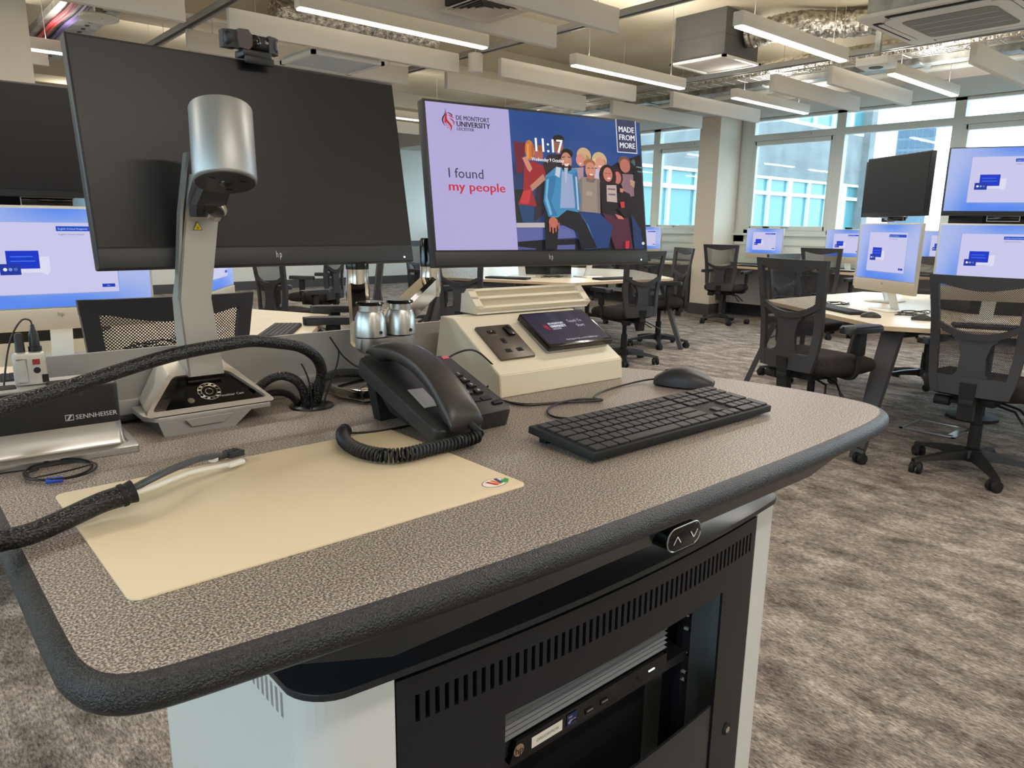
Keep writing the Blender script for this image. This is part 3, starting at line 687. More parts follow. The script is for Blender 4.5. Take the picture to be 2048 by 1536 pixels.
# window desks
def bench(y0, y1, label):
    t = thing('window_desk', label, 'desk', (9.25, (y0+y1)/2, 0)); w = y1-y0
    b = B(); box(b, (.0, 0, .7175), (.66, w, .025)); mk('desktop', b, 'table_wood', t, smooth=0)
    b = B(); box(b, (-.331, 0, .7165), (.003, w, .024)); mk('edge_band', b, 'table_edge', t, smooth=0)
    b = B(); box(b, (.10, 0, .44), (.02, w-.1, .50)); mk('modesty_panel', b, 'grey_panel', t, smooth=0)
    n = max(2, int(w/1.5)+1)
    for i in range(n):
        b = B(); box(b, (-.0, -w/2+.06+(w-.12)*i/(n-1), .3525), (.05, .05, .705)); mk('leg', b, 'leg_grey', t, smooth=0)
    return t
bench(-.5, 6.02, 'long window desk right of the column'); bench(6.48, 10.5, 'window desk left of the column')
for y, lb in ((5.37, 'on the window desk right of the column'), (4.24, 'on the window desk behind the second chair'), (7.38, 'on the window desk left of the column'), (3.1, 'on the window desk behind the right hub')):
    aio(9.26, y, .7305, 180, 'small all-in-one computer ' + lb, W=.55, H=.33, lift=.10)
    small_keyboard(9.05, y, .7305, math.radians(-90), 'black keyboard ' + lb)
    w = thing('webcam', 'tiny webcam on top of the computer ' + lb, 'webcam', (9.27, y, .7305+.10+.075+.338+.001)); b = B(); box(b, (0, 0, .012), (.03, .09, .022), bev=.008); box(b, (.0, 0, .003), (.03, .04, .006)); mk('case', b, 'black_plastic', w)

# ================================================================ LECTERN
DZ = .94
L = thing('lectern', 'height adjustable lectern with speckled grey top, white sides and black door', 'lectern', (.70, .85, 0))
def LP(name, bm, m, parent=None, **k):      # lectern part given in world coordinates
    o = mk(name, bm, m, parent or L, **k); o.location = (-.70, -.85, 0) if parent is None else (0, 0, 0); return o
OUT = [(.076, 1.215), (.076, .90), (.076, .56), (.079, .530), (.088, .508), (.106, .497), (.131, .492), (.195, .486), (.26, .480), (.324, .475), (.41, .470), (.495, .466), (.645, .463), (.79, .462), (.947, .463), (1.09, .467), (1.19, .473), (1.245, .483), (1.28, .498), (1.303, .525), (1.313, .57), (1.315, .63), (1.311, .69), (1.302, .76), (1.288, .83), (1.262, .91), (1.222, 1.0), (1.17, 1.09), (1.10, 1.17), (1.05, 1.215)]
def offs(P, d):
    o = []
    for i, p in enumerate(P):
        a = Vector(P[i-1]); c = Vector(P[(i+1) % len(P)]); t_ = (c-a).normalized(); o.append((p[0]+t_.y*d, p[1]-t_.x*d))
    return o
for _ in range(2):     # round the corners of the outline
    q = [OUT[0]]
    for a, c in zip(OUT, OUT[1:]): q += [(a[0]*.75+c[0]*.25, a[1]*.75+c[1]*.25), (a[0]*.25+c[0]*.75, a[1]*.25+c[1]*.75)]
    OUT = q+[OUT[-1]]
b = B(); prism(b, OUT, DZ-.029, DZ); LP('desktop', b, 'laminate', smooth=0)
b = B(); rings = []
for j in range(11):
    a = math.radians(90-18*j); q = offs(OUT, .0155*math.cos(a)); rings.append([(p[0], p[1], DZ-.0145+.0145*math.sin(a)) for p in q])
loft(b, rings, caps=False); LP('rounded_edge', b, 'laminate_edge', smooth=60)
b = B(); loft(b, [[(.20, .485, .911), (1.20, .485, .911), (1.20, 1.12, .911), (.20, 1.12, .911)], [(.31, .508, .862), (1.07, .508, .862), (1.07, 1.06, .862), (.31, 1.06, .862)]]); LP('under_tray', b, 'cabinet_top', smooth=0)
for x in (.50, .94):
    b = B(); box(b, (x, .85, .70), (.09, .06, .34), bev=.008); LP('lift_column', b, 'cabinet_black')
# up / down control under the front edge
b = B(); prism(b, rrect(-.033, -.014, .033, .014, .014, 6), 0, .05, Matrix.Translation((.705, .53, .8745)) @ Matrix.Rotation(math.radians(90), 4, 'X'), bev=.003); hc = LP('height_control', b, 'gloss_black')
p = Paint(.07, .032); p.add([], [], (0, 0, 0))
for (x0, z0, x1, z1, x2, z2) in ((.010, .011, .017, .020, .024, .011), (.043, .020, .050, .011, .057, .020)):
    for (ax, az), (bx, bz) in (((x0, z0), (x1, z1)), ((x1, z1), (x2, z2))):
        d = Vector((bx-ax, bz-az)).normalized()*.0007; n_ = (-d.y, d.x)
        p.add([(ax-n_[0], az-n_[1]), (bx-n_[0], bz-n_[1]), (bx+n_[0], bz+n_[1]), (ax+n_[0], az+n_[1])], [(0, 1, 2, 3)], (230, 232, 232))
o_ = p.build('arrow_symbols', hc, 'print', loc=(.705-.0335, .4792, .8745-.0155))
b = B(); R1 = rrect(-.0335, -.0145, .0335, .0145, .0145, 6); tube(b, [(q[0]+.705, .4815, q[1]+.8745) for q in R1], .0011, 6, closed=True); LP('rim', b, 'silver', hc)

# cabinet
CX0, CX1, CYB, CZ = .267, 1.17, 1.11, .775
def yf(x): return .573+.030*((x-.7185)/.4515)**2
def columns(b, path, z0, z1, th, holes=()):
    # vertical panel following a plan polyline; holes = list of (i0, zs0, zs1) segments left open
    H = {i: (a, c) for i, a, c in holes}
    for i in range(len(path)-1):
        p0, p1 = Vector(path[i]), Vector(path[i+1]); t_ = (p1-p0).normalized(); n_ = Vector((-t_.y, t_.x))*th
        segs = [(z0, z1)] if i not in H else [(z0, H[i][0]), (H[i][1], z1)]
        for a, c in segs:
            if c-a < 1e-4: continue
            v = [b.verts.new((q.x, q.y, z)) for z in (a, c) for q in (p0, p1, p1+n_, p0+n_)]
            for f in ((0, 1, 2, 3), (4, 7, 6, 5), (0, 4, 5, 1), (1, 5, 6, 2), (2, 6, 7, 3), (3, 7, 4, 0)): b.faces.new([v[k_] for k_ in f])
# left shell: from the back, along the side, round the corner to the front
path = [(CX0, CYB)]; holes = []; y = .905
path.append((CX0, y))
for j in range(20):
    path.append((CX0, y-.0062)); holes.append((len(path)-1, .735, .765)); path.append((CX0, y-.0125)); y -= .0125
R_ = .05; yc = yf(CX0+R_)+R_
path.append((CX0, yc))
for j in range(1, 9):
    a = math.radians(180+90*j/8); path.append((CX0+R_+R_*math.cos(a), yc+R_*math.sin(a)))
path.append((.362, yf(.362)))
path[1:] = sorted(path[1:], key=lambda q: 0) if False else path[1:]
b = B(); columns(b, path, .06, CZ, .004, holes); LP('side_panel', b, 'cabinet_white', smooth=30)
path = [(1.074, yf(1.074))]
for j in range(0, 9):
    a = math.radians(270+90*j/8); path.append((CX1-R_+R_*math.cos(a), yc+R_*math.sin(a)))
path.append((CX1, CYB))
b = B(); columns(b, path, .06, CZ, .004); LP('side_panel', b, 'cabinet_white', smooth=30)
b = B(); box(b, (CX0+.022, .87, .70), (.004, .44, .14)); LP('slot_shade_sheet', b, 'cavity', smooth=0)  # black sheet added behind the side slots to stand for the shade inside
b = B(); box(b, (.7185, CYB-.006, .42), (CX1-CX0-.03, .012, .70)); LP('back_panel', b, 'cabinet_black', smooth=0)
b = B(); box(b, (.7185, .86, .03), (CX1-CX0-.06, .46, .06)); LP('plinth', b, 'matt_black', smooth=0)
TOP = [(CX0-.003, CYB), (CX0-.003, yc)]+[(CX0+R_+(R_+.004)*math.cos(math.radians(180+90*j/8)), yc+(R_+.004)*math.sin(math.radians(180+90*j/8))) for j in range(1, 9)]
TOP += [(.40+.0797*j, yf(.40+.0797*j)-.004) for j in range(9)]+[(CX1-R_+(R_+.004)*math.cos(math.radians(270+90*j/8)), yc+(R_+.004)*math.sin(math.radians(270+90*j/8))) for j in range(9)]+[(CX1+.003, CYB)]
b = B(); prism(b, TOP, CZ, CZ+.008, bev=.002); LP('cabinet_top', b, 'cabinet_top')
# door with a row of vent slots
xs = [.364, .386]; holes = []; x = .386
for j in range(55):
    xs.append(x+.0058); holes.append((len(xs)-2, .711, .744)); xs.append(x+.0123); x += .0123
xs.append(1.072)
b = B(); columns(b, [(x, yf(x)) for x in xs], .668, .768, .004, holes)
columns(b, [(.364+.0715*j/2, yf(.364+.0715*j/2)) for j in range(5)], .06, .668, .004); columns(b, [(.97+.102*j/3, yf(.97+.102*j/3)) for j in range(4)], .06, .668, .004)
door = LP('door', b, 'cabinet_black', smooth=20)
b = B(); columns(b, [(.512+.0455*j, yf(.512+.0455*j)+.003) for j in range(11)], .06, .462, .004); LP('lower_panel', b, 'cabinet_top', smooth=20)
b = B(); cyl(b, (1.022, yf(1.022)+.002, .39), (1.022, yf(1.022)-.002, .39), .011, n=18); LP('lock_ring', b, 'matt_black', door)
b = B(); cyl(b, (1.022, yf(1.022), .39), (1.022, yf(1.022)-.004, .39), .006, n=14); LP('lock', b, 'chrome', door)
for x in (.475, .955):
    b = B(); box(b, (x, .64, .36), (.022, .012, .60)); box(b, (x+(.011 if x > .7 else -.011), .66, .36), (.003, .05, .60)); rl = LP('rack_rail', b, 'cabinet_black', smooth=0)
    b = B()
    for z in (.61, .585, .54, .505, .49, .64): cyl(b, (x, .634, z), (x, .630, z), .0035, n=8)
    tag(LP('rail_screws', b, 'chrome', rl), kind='stuff')
b = B(); box(b, (.715, .80, .552), (.46, .34, .004)); box(b, (.715, .628, .546), (.46, .004, .016)); LP('shelf', b, 'cabinet_black', smooth=0)
b = B(); box(b, (.715, .72, .30), (.47, .02, .44)); LP('inner_panel', b, 'cavity', smooth=0)
# grey back screen
b = B(); prism(b, [(.118, .94), (.118, .985), (.135, 1.015), (.165, 1.046), (.175, 1.048), (1.06, 1.048), (1.06, .94)], 0, .006, Matrix.Translation((0, 1.206, 0)) @ Matrix.Rotation(math.radians(90), 4, 'X')); LP('back_screen', b, 'panel_grey', smooth=0)
b = B(); box(b, (.60, 1.195, .9575), (.95, .014, .035), bev=.003); LP('screen_rail', b, 'panel_grey')
# cable grommet
b = B(); lathe(b, [(.0, .0), (.036, 0), (.0355, .003), (.026, .0045), (.024, .001), (0, .001)], 32, Matrix.Translation((.531, 1.108, DZ))); LP('grommet', b, 'black_plastic')

# ---------------------------------------------------------------- white pad set on the top
t = thing('document_pad', 'cream white rectangular document pad lying on the speckled lectern top', 'pad', (.335, .75, DZ+.0002))
b = B(); prism(b, [(x-.335, y-.75) for x, y in rrect(.1248, .600, .5555, .906, .011)], 0, .0016, bev=.0004); mk('sheet', b, 'mat_white', t)
p = Paint(1, 1, .00005)
def el(cx, cy, rx, ry, c): p.add([(cx+rx*math.cos(2*PI*i/32), cy+ry*math.sin(2*PI*i/32)) for i in range(32)], [tuple(range(32))], c)
el(0, 0, .0185, .0125, (120, 108, 70)); el(0, 0, .0175, .0116, (250, 246, 236))
for pts, c in (([(-.009, .008), (-.004, .008), (-.001, -.006), (-.003, -.009), (-.006, -.006)], (206, 44, 48)), ([(-.001, .008), (.004, .008), (.004, -.006), (.0015, -.009), (-.001, -.006)], (238, 132, 48)),
               ([(.007, .009), (.012, .009), (.008, -.006), (.005, -.007), (.003, -.004)], (72, 70, 128)), ([(.008, -.004), (.012, .002), (.016, .0), (.020, .003), (.021, -.003), (.015, -.008), (.008, -.009)], (58, 168, 72))): p.add(pts, [tuple(range(len(pts)))], c)
p.build('logo', t, 'print', loc=(.528-.335, .628-.75, .0018), rot=(-PI/2, 0, math.radians(8)))

# ---------------------------------------------------------------- small computer in the cabinet
t = thing('rack_computer', 'small dark desktop computer on the shelf inside the lectern cabinet', 'computer', (.705, .622, .5542))
b = B(); box(b, (0, .16, .0495), (.338, .31, .097), bev=.002); mk('case', b, 'charcoal', t)
b = B()
for j in range(8): loft(b, [[(x, -.001, .032+.0082*j), (x, -.0075, .0395+.0082*j), (x, -.001, .0397+.0082*j)] for x in (-.169, .169)])
tag(mk('grille_ridges', b, mat('pc_ridge', (158, 160, 164), .4, metal=.2), t, smooth=0), kind='stuff')
b = B(); prism(b, [(-.160, .002), (.169, .002), (.169, .030), (.155, .030), (-.148, .030)], 0, .008, Matrix.Rotation(math.radians(90), 4, 'X')); bz = mk('bezel', b, 'gloss_black', t, smooth=0)
p = Paint(.338, .1)
p.ell(.075, .16, .026, .088, (150, 124, 100), 24); p.text('hp', .055, .11, .10, (40, 34, 32), bold=.01)
p.rect(.14, .07, .31, .235, (226, 224, 212)); p.text('GWNXX318WM4Q70A', .165, .125, .05, (60, 60, 66), width=.125)
p.rect(.335, .06, .395, .25, (24, 36, 84)); p.text('intel', .345, .185, .035, (210, 214, 224), width=.02); p.text('vPRO', .342, .10, .055, (226, 230, 238), width=.046)
p.build('label_print', bz, 'print', loc=(-.169, -.0082, 0))
for x in (-.01, .022): b = B(); box(b, (x, -.0085, .012), (.016, .002, .007)); us = mk('usb_port', b, 'cavity', t, smooth=0); b = B(); box(b, (x, -.0098, .013), (.012, .001, .002)); mk('usb_tongue', b, 'silver', us, smooth=0)
b = B(); box(b, (-.042, -.0085, .012), (.010, .002, .003)); mk('usb_c_port', b, 'cavity', t, smooth=0)
b = B(); cyl(b, (.10, -.007, .014), (.10, -.009, .014), .003, n=10); mk('audio_jack', b, 'cavity', t)
b = B(); box(b, (.131, -.0085, .016), (.014, .001, .002)); mk('power_light', b, 'white_led', t, smooth=0)

# ================================================================ LECTERN MONITORS AND ARM
def monitor_shell(t, W, H, chin=.030):
    b = B(); box(b, (0, .0125, H/2), (W, .025, H), bev=.0025); box(b, (0, .04, H*.5), (W*.6, .035, H*.55), bev=.012); mk('housing', b, 'monitor_bezel', t)
    b = B(); box(b, (0, -.0004, chin/2), (W-.004, .002, chin-.002), bev=.0005); mk('chin', b, 'monitor_bezel', t)
    p = Paint(.017, .019); p.text('h', .10, .30, .60, (222, 222, 222), width=.22); p.text('p', .45, .30, .60, (222, 222, 222), width=.24); p.build('logo', t, 'print', loc=(-.006, -.0018, .006))
    b = B(); box(b, (W/2-.022, -.0016, .008), (.003, .001, .003)); mk('power_light', b, 'white_led', t, smooth=0)
m1 = thing('monitor', 'large black switched-off monitor with a webcam clipped on top', 'monitor', (.522, 1.185, 1.170), rot=(math.radians(-11.0), 0, math.radians(.6)))
monitor_shell(m1, .54, .333)
b = B(); box(b, (0, -.0006, .030+.1495), (.534, .002, .297)); mk('screen', b, 'screen_off', m1, smooth=0)
m2 = thing('monitor', 'lit lectern monitor showing a university lock screen', 'monitor', (1.10, 1.13, 1.158), rot=(math.radians(-9.5), 0, math.radians(-10.6)))
monitor_shell(m2, .54, .322)
PIC=[
('p',[(0.862,0.672),(0.997,0.754),(1.0,-0.0),(0.713,-0.0),(0.742,0.561)],(34,30,38)),
('p',[(0.348,0.434),(0.401,0.438),(0.388,0.196),(0.346,0.194)],(40,45,45)),
('p',[(0.362,0.778),(0.416,0.773),(0.397,0.562),(0.367,0.544)],(112,40,52)),
('p',[(0.347,0.194),(0.488,0.199),(0.48,0.163),(0.347,0.16)],(190,180,182)),
('p',[(0.349,0.156),(0.472,0.159),(0.467,0.072),(0.348,0.058)],(96,100,158)),
('p',[(0.347,0.058),(0.467,0.072),(0.659,0.082),(0.666,-0.0),(0.346,-0.0)],(26,24,32)),
('p',[(0.545,0.181),(0.618,0.175),(0.63,0.09),(0.531,0.08)],(100,104,162)),
('p',[(0.531,0.032),(0.622,0.037),(0.62,-0.0),(0.53,-0.0)],(90,92,150)),
('p',[(0.344,0.023),(0.431,0.008),(0.431,-0.0),(0.343,-0.0)],(80,84,140)),
('p',[(0.363,0.327),(0.437,0.315),(0.428,0.197),(0.378,0.199)],(38,70,112)),
('p',[(0.517,0.7),(0.589,0.708),(0.559,0.354),(0.431,0.205),(0.46,0.537)],(52,42,48)),
('p',[(0.403,0.617),(0.444,0.645),(0.491,0.618),(0.503,0.54),(0.432,0.425),(0.448,0.316),(0.361,0.327),(0.389,0.422)],(156,44,52)),
('p',[(0.423,0.463),(0.488,0.555),(0.499,0.516),(0.432,0.425)],(190,132,112)),
('e',0.473,0.695,0.021,0.047,(176,96,84)),
('p',[(0.464,0.764),(0.493,0.76),(0.496,0.713),(0.47,0.725)],(150,84,50)),
('e',0.432,0.721,0.022,0.074,(204,122,62)),
('p',[(0.421,0.758),(0.429,0.767),(0.426,0.658),(0.417,0.665)],(232,152,84)),
('p',[(0.442,0.769),(0.453,0.762),(0.444,0.652),(0.437,0.659)],(176,98,48)),
('p',[(0.394,0.662),(0.416,0.676),(0.438,0.589),(0.426,0.561),(0.416,0.579)],(206,140,116)),
('p',[(0.389,0.422),(0.428,0.44),(0.411,0.33),(0.369,0.335)],(196,62,62)),
('e',0.566,0.769,0.026,0.062,(150,98,78)),
('e',0.572,0.821,0.027,0.029,(40,30,30)),
('p',[(0.623,0.607),(0.687,0.622),(0.68,0.483),(0.627,0.463)],(172,140,152)),
('e',0.692,0.711,0.036,0.059,(206,170,128)),
('p',[(0.704,0.721),(0.723,0.69),(0.713,0.624),(0.697,0.639)],(176,136,96)),
('e',0.675,0.673,0.025,0.047,(214,140,124)),
('p',[(0.663,0.652),(0.68,0.653),(0.672,0.638)],(236,214,206)),
('p',[(0.733,0.61),(0.781,0.623),(0.769,0.514),(0.729,0.528)],(196,186,214)),
('e',0.769,0.679,0.039,0.066,(208,176,132)),
('p',[(0.737,0.692),(0.749,0.693),(0.744,0.619),(0.733,0.626)],(226,196,150)),
('p',[(0.79,0.698),(0.807,0.666),(0.799,0.616),(0.786,0.631)],(180,144,102)),
('e',0.77,0.658,0.023,0.048,(214,150,128)),
('p',[(0.759,0.639),(0.78,0.641),(0.769,0.625)],(236,218,208)),
('p',[(0.858,0.588),(0.944,0.588),(0.943,0.418),(0.898,0.407)],(140,108,118)),
('e',0.899,0.684,0.033,0.042,(118,80,62)),
('e',0.902,0.651,0.028,0.054,(186,112,96)),
('p',[(0.922,0.273),(0.967,0.163),(0.981,-0.0),(0.927,-0.0)],(38,58,100)),
('e',0.856,0.559,0.03,0.067,(46,30,34)),
('e',0.857,0.555,0.02,0.048,(196,112,98)),
('p',[(0.834,0.486),(0.918,0.433),(0.937,0.299),(0.895,0.229),(0.844,0.32)],(30,24,32)),
('e',0.805,0.559,0.045,0.093,(40,26,32)),
('p',[(0.767,0.58),(0.785,0.565),(0.772,0.449),(0.756,0.431)],(46,30,36)),
('p',[(0.826,0.569),(0.843,0.57),(0.841,0.47),(0.827,0.486)],(46,30,36)),
('e',0.806,0.575,0.024,0.055,(200,122,106)),
('p',[(0.793,0.584),(0.802,0.588),(0.802,0.583),(0.793,0.579)],(70,40,40)),
('p',[(0.81,0.587),(0.82,0.585),(0.818,0.58),(0.81,0.582)],(70,40,40)),
('p',[(0.763,0.506),(0.859,0.505),(0.849,0.312),(0.763,0.274)],(34,24,34)),
('p',[(0.795,0.492),(0.847,0.496),(0.846,0.362),(0.792,0.367)],(192,170,160)),
('p',[(0.769,0.275),(0.901,0.238),(0.917,-0.0),(0.821,-0.0)],(82,38,58)),
('p',[(0.646,0.277),(0.751,0.274),(0.815,0.176),(0.785,0.008),(0.701,-0.0),(0.687,0.181)],(32,62,116)),
('p',[(0.656,0.253),(0.687,0.181),(0.723,0.017),(0.708,0.012),(0.674,0.156)],(70,150,205)),
('p',[(0.666,0.547),(0.759,0.538),(0.754,0.274),(0.646,0.286),(0.649,0.44)],(150,134,124)),
('p',[(0.653,0.521),(0.671,0.539),(0.661,0.294),(0.648,0.286)],(130,114,106)),
('p',[(0.744,0.529),(0.76,0.53),(0.754,0.278),(0.739,0.277)],(130,114,106)),
('p',[(0.689,0.54),(0.741,0.537),(0.728,0.503),(0.693,0.512)],(118,104,98)),
('p',[(0.686,0.438),(0.718,0.437),(0.716,0.404),(0.684,0.406)],(168,152,142)),
('e',0.712,0.648,0.03,0.033,(158,104,66)),
('e',0.715,0.598,0.026,0.062,(208,138,116)),
('p',[(0.701,0.615),(0.711,0.619),(0.711,0.613),(0.701,0.608)],(90,56,44)),
('p',[(0.722,0.618),(0.732,0.616),(0.731,0.61),(0.721,0.612)],(90,56,44)),
('e',0.714,0.549,0.02,0.018,(176,104,78)),
('p',[(0.474,0.301),(0.635,0.293),(0.676,0.197),(0.725,0.008),(0.643,-0.0),(0.627,0.13),(0.54,0.193),(0.524,-0.0),(0.469,-0.0)],(28,26,34)),
('p',[(0.545,0.608),(0.646,0.601),(0.655,0.359),(0.64,0.277),(0.584,0.291),(0.536,0.233),(0.493,0.239),(0.474,0.349),(0.492,0.539)],(66,138,182)),
('p',[(0.571,0.578),(0.632,0.552),(0.625,0.309),(0.551,0.305)],(150,166,204)),
('p',[(0.545,0.608),(0.567,0.602),(0.558,0.529),(0.536,0.543)],(196,206,222)),
('e',0.601,0.711,0.029,0.035,(36,26,26)),
('e',0.596,0.657,0.026,0.062,(196,134,114)),
('e',0.595,0.605,0.024,0.028,(48,32,30)),
('p',[(0.575,0.682),(0.589,0.689),(0.589,0.682),(0.575,0.676)],(60,40,36)),
('p',[(0.604,0.689),(0.617,0.685),(0.616,0.68),(0.604,0.682)],(60,40,36)),
('p',[(0.594,0.676),(0.6,0.677),(0.601,0.652),(0.591,0.65)],(206,146,126)),
('p',[(0.581,0.631),(0.609,0.638),(0.601,0.616),(0.588,0.615)],(232,216,208)),
('p',[(0.582,0.603),(0.601,0.605),(0.586,0.484),(0.583,0.483)],(176,186,210)),
('p',[(0.491,0.524),(0.542,0.544),(0.525,0.431),(0.509,0.351),(0.534,0.249),(0.495,0.239),(0.475,0.349)],(52,118,166)),
('p',[(0.493,0.508),(0.505,0.517),(0.492,0.382),(0.51,0.256),(0.498,0.247),(0.48,0.357)],(112,178,212)),
('p',[(0.62,0.551),(0.645,0.585),(0.654,0.359),(0.64,0.277),(0.625,0.309)],(54,120,166)),
('p',[(0.633,0.544),(0.642,0.537),(0.642,0.294),(0.634,0.293)],(176,196,214)),
('e',0.512,0.196,0.022,0.04,(192,108,88)),
('p',[(0.491,0.183),(0.5,0.18),(0.495,0.124),(0.49,0.128)],(186,100,82)),
('p',[(0.505,0.176),(0.513,0.176),(0.51,0.116),(0.504,0.116)],(196,112,92)),
('p',[(0.519,0.18),(0.528,0.18),(0.524,0.128),(0.518,0.124)],(186,100,82)),
('p',[(0.533,0.193),(0.542,0.197),(0.537,0.153),(0.531,0.152)],(180,96,80)),
('e',0.804,0.542,0.009,0.007,(235,220,215)),
('e',0.713,0.563,0.009,0.007,(235,220,215)),
('e',0.968,0.041,0.008,0.012,(220,220,230)),
('p',[(0.794,0.467),(0.833,0.465),(0.834,0.453),(0.794,0.454)],(120,100,110)),
('p',[(0.795,0.425),(0.833,0.424),(0.833,0.411),(0.795,0.413)],(120,100,120)),
('p',[(0.855,0.362),(0.877,0.368),(0.878,0.321),(0.859,0.316)],(196,60,60)),
('p',[(0.823,0.269),(0.859,0.253),(0.87,0.228),(0.839,0.231)],(206,120,104)),
('p',[(0.858,0.471),(0.879,0.464),(0.871,0.435),(0.856,0.442)],(206,130,112)),
('p',[(0.914,0.543),(0.941,0.528),(0.935,0.477),(0.915,0.501)],(186,150,120)),
('p',[(0.954,0.648),(0.985,0.642),(0.984,0.634),(0.953,0.639)],(120,150,140)),
('p',[(0.958,0.614),(0.98,0.611),(0.979,0.599),(0.958,0.602)],(90,120,120)),
('p',[(0.924,0.678),(0.939,0.705),(0.949,0.681),(0.945,0.647)],(70,100,96)),
('p',[(0.87,0.059),(0.892,0.06),(0.886,-0.0),(0.867,-0.0)],(200,50,60)),
]
p = Paint(.530, .284)
p.rect(0, 0, .35, 1, (180, 170, 218))
def sky(u, v):
    k = .5+.5*math.sin(u*9+v*7)*math.sin(v*11-u*4); a = (34, 72, 140) if v > .6 else (40, 56, 96); c = (66, 88, 138)
    return tuple(int(a[i]+(c[i]-a[i])*k*.6) for i in range(3))
p.grid(.35, 0, 1, 1, 16, 12, sky)
for e in PIC:
    if e[0] == 'p': p.poly([(max(.35, min(1, u)), max(0, min(1, v))) for u, v in e[1]], e[2])
    else: p.ell(*e[1:])
p.rect(.854, .745, .962, 1, (222, 224, 234)); p.rect(.858, .752, .958, 1, (62, 66, 94))
for i, s in enumerate(('MADE', 'FROM', 'MORE')): p.text(s, .866, .905-.062*i, .043, (238, 238, 242), width=.084, bold=.014)
p.text('11:17', .434, .706, .098, (250, 250, 252), width=.142, bold=.012); p.text('Wednesday 9 October', .424, .636, .026, (246, 246, 250), width=.155, bold=.006)
p.text('DE MONTFORT', .107, .878, .031, (46, 42, 54), width=.140, bold=.010); p.text('UNIVERSITY', .107, .834, .036, (46, 42, 54), width=.141, bold=.018); p.text('LEICESTER', .107, .808, .019, (46, 42, 54), width=.072, bold=.010)
p.text('I found', .056, .486, .066, (52, 48, 62), width=.148); p.text('my people', .054, .398, .062, (200, 40, 56), width=.240, bold=.012)
RED = (184, 32, 50)
def swirl(pts, w0, w1, c):
    n = len(pts); A_ = []; C_ = []
    for i, q in enumerate(pts):
        a = Vector(pts[max(0, i-1)]); d = (Vector(pts[min(n-1, i+1)])-a).normalized(); w = (w0+(w1-w0)*i/(n-1))*math.sin(PI*(i+.35)/(n-.3)); A_.append((q[0]-d.y*w, q[1]+d.x*w)); C_.append((q[0]+d.y*w, q[1]-d.x*w))
    p.poly(A_+C_[::-1], c)
swirl([(.064, .945), (.066, .925), (.062, .905), (.054, .885), (.051, .865), (.054, .845), (.062, .828)], .002, .004, (70, 20, 36))
swirl([(.070, .920), (.066, .900), (.064, .880), (.068, .862), (.078, .845), (.085, .830), (.084, .812), (.080, .796)], .007, .004, RED)
swirl([(.072, .922), (.082, .915), (.090, .905), (.088, .895)], .004, .003, (90, 20, 40)); swirl([(.076, .905), (.088, .893), (.096, .885)], .004, .003, RED)
swirl([(.080, .885), (.090, .872), (.097, .858), (.094, .840)], .004, .003, RED); swirl([(.060, .875), (.060, .855), (.066, .840)], .003, .003, RED)
for a in range(5): p.poly([(.073, .826), (.073+.010*math.cos(a*1.257), .826+.018*math.sin(a*1.257)), (.073+.010*math.cos(a*1.257+.3), .826+.018*math.sin(a*1.257+.3))], RED)
p.build('screen', m2, loc=(-.265, -.0012, .032))

t = thing('twin_monitor_stand', 'polished chrome twin monitor arm clamped to the lectern top', 'monitor arm', (.672, 1.10, DZ))
def W(bm): bmesh.ops.translate(bm, verts=bm.verts, vec=(-.672, -1.10, -DZ)); return bm
b = B(); prism(b, [(.592, 1.155), (.588, 1.12), (.604, 1.062), (.66, 1.052), (.72, 1.07), (.735, 1.155)], DZ+.006, DZ+.024, bev=.004); mk('base_plate', W(b), 'chrome', t)
b = B(); box(b, (.625, 1.08, DZ+.003), (.02, .02, .006)); box(b, (.70, 1.10, DZ+.003), (.02, .02, .006)); mk('foot', W(b), 'matt_black', t)
b = B(); lathe(b, [(.0, .02), (.03, .02), (.021, .035), (.018, .06), (.02, .085), (0, .085)], 24, Matrix.Translation((.672, 1.115, DZ))); mk('post', W(b), 'chrome', t)
b = B(); tr_ = []
for z, k_ in ((1.012, .55), (1.024, .92), (1.030, 1.0), (1.048, 1.0)):
    tr_.append([(.672+k_*(.057*math.copysign(abs(math.cos(a))**.8, math.cos(a))), 1.10+k_*.030*math.sin(a), z) for a in [2*PI*i/40 for i in range(40)]])
loft(b, tr_); mk('yoke', W(b), 'silver', t)
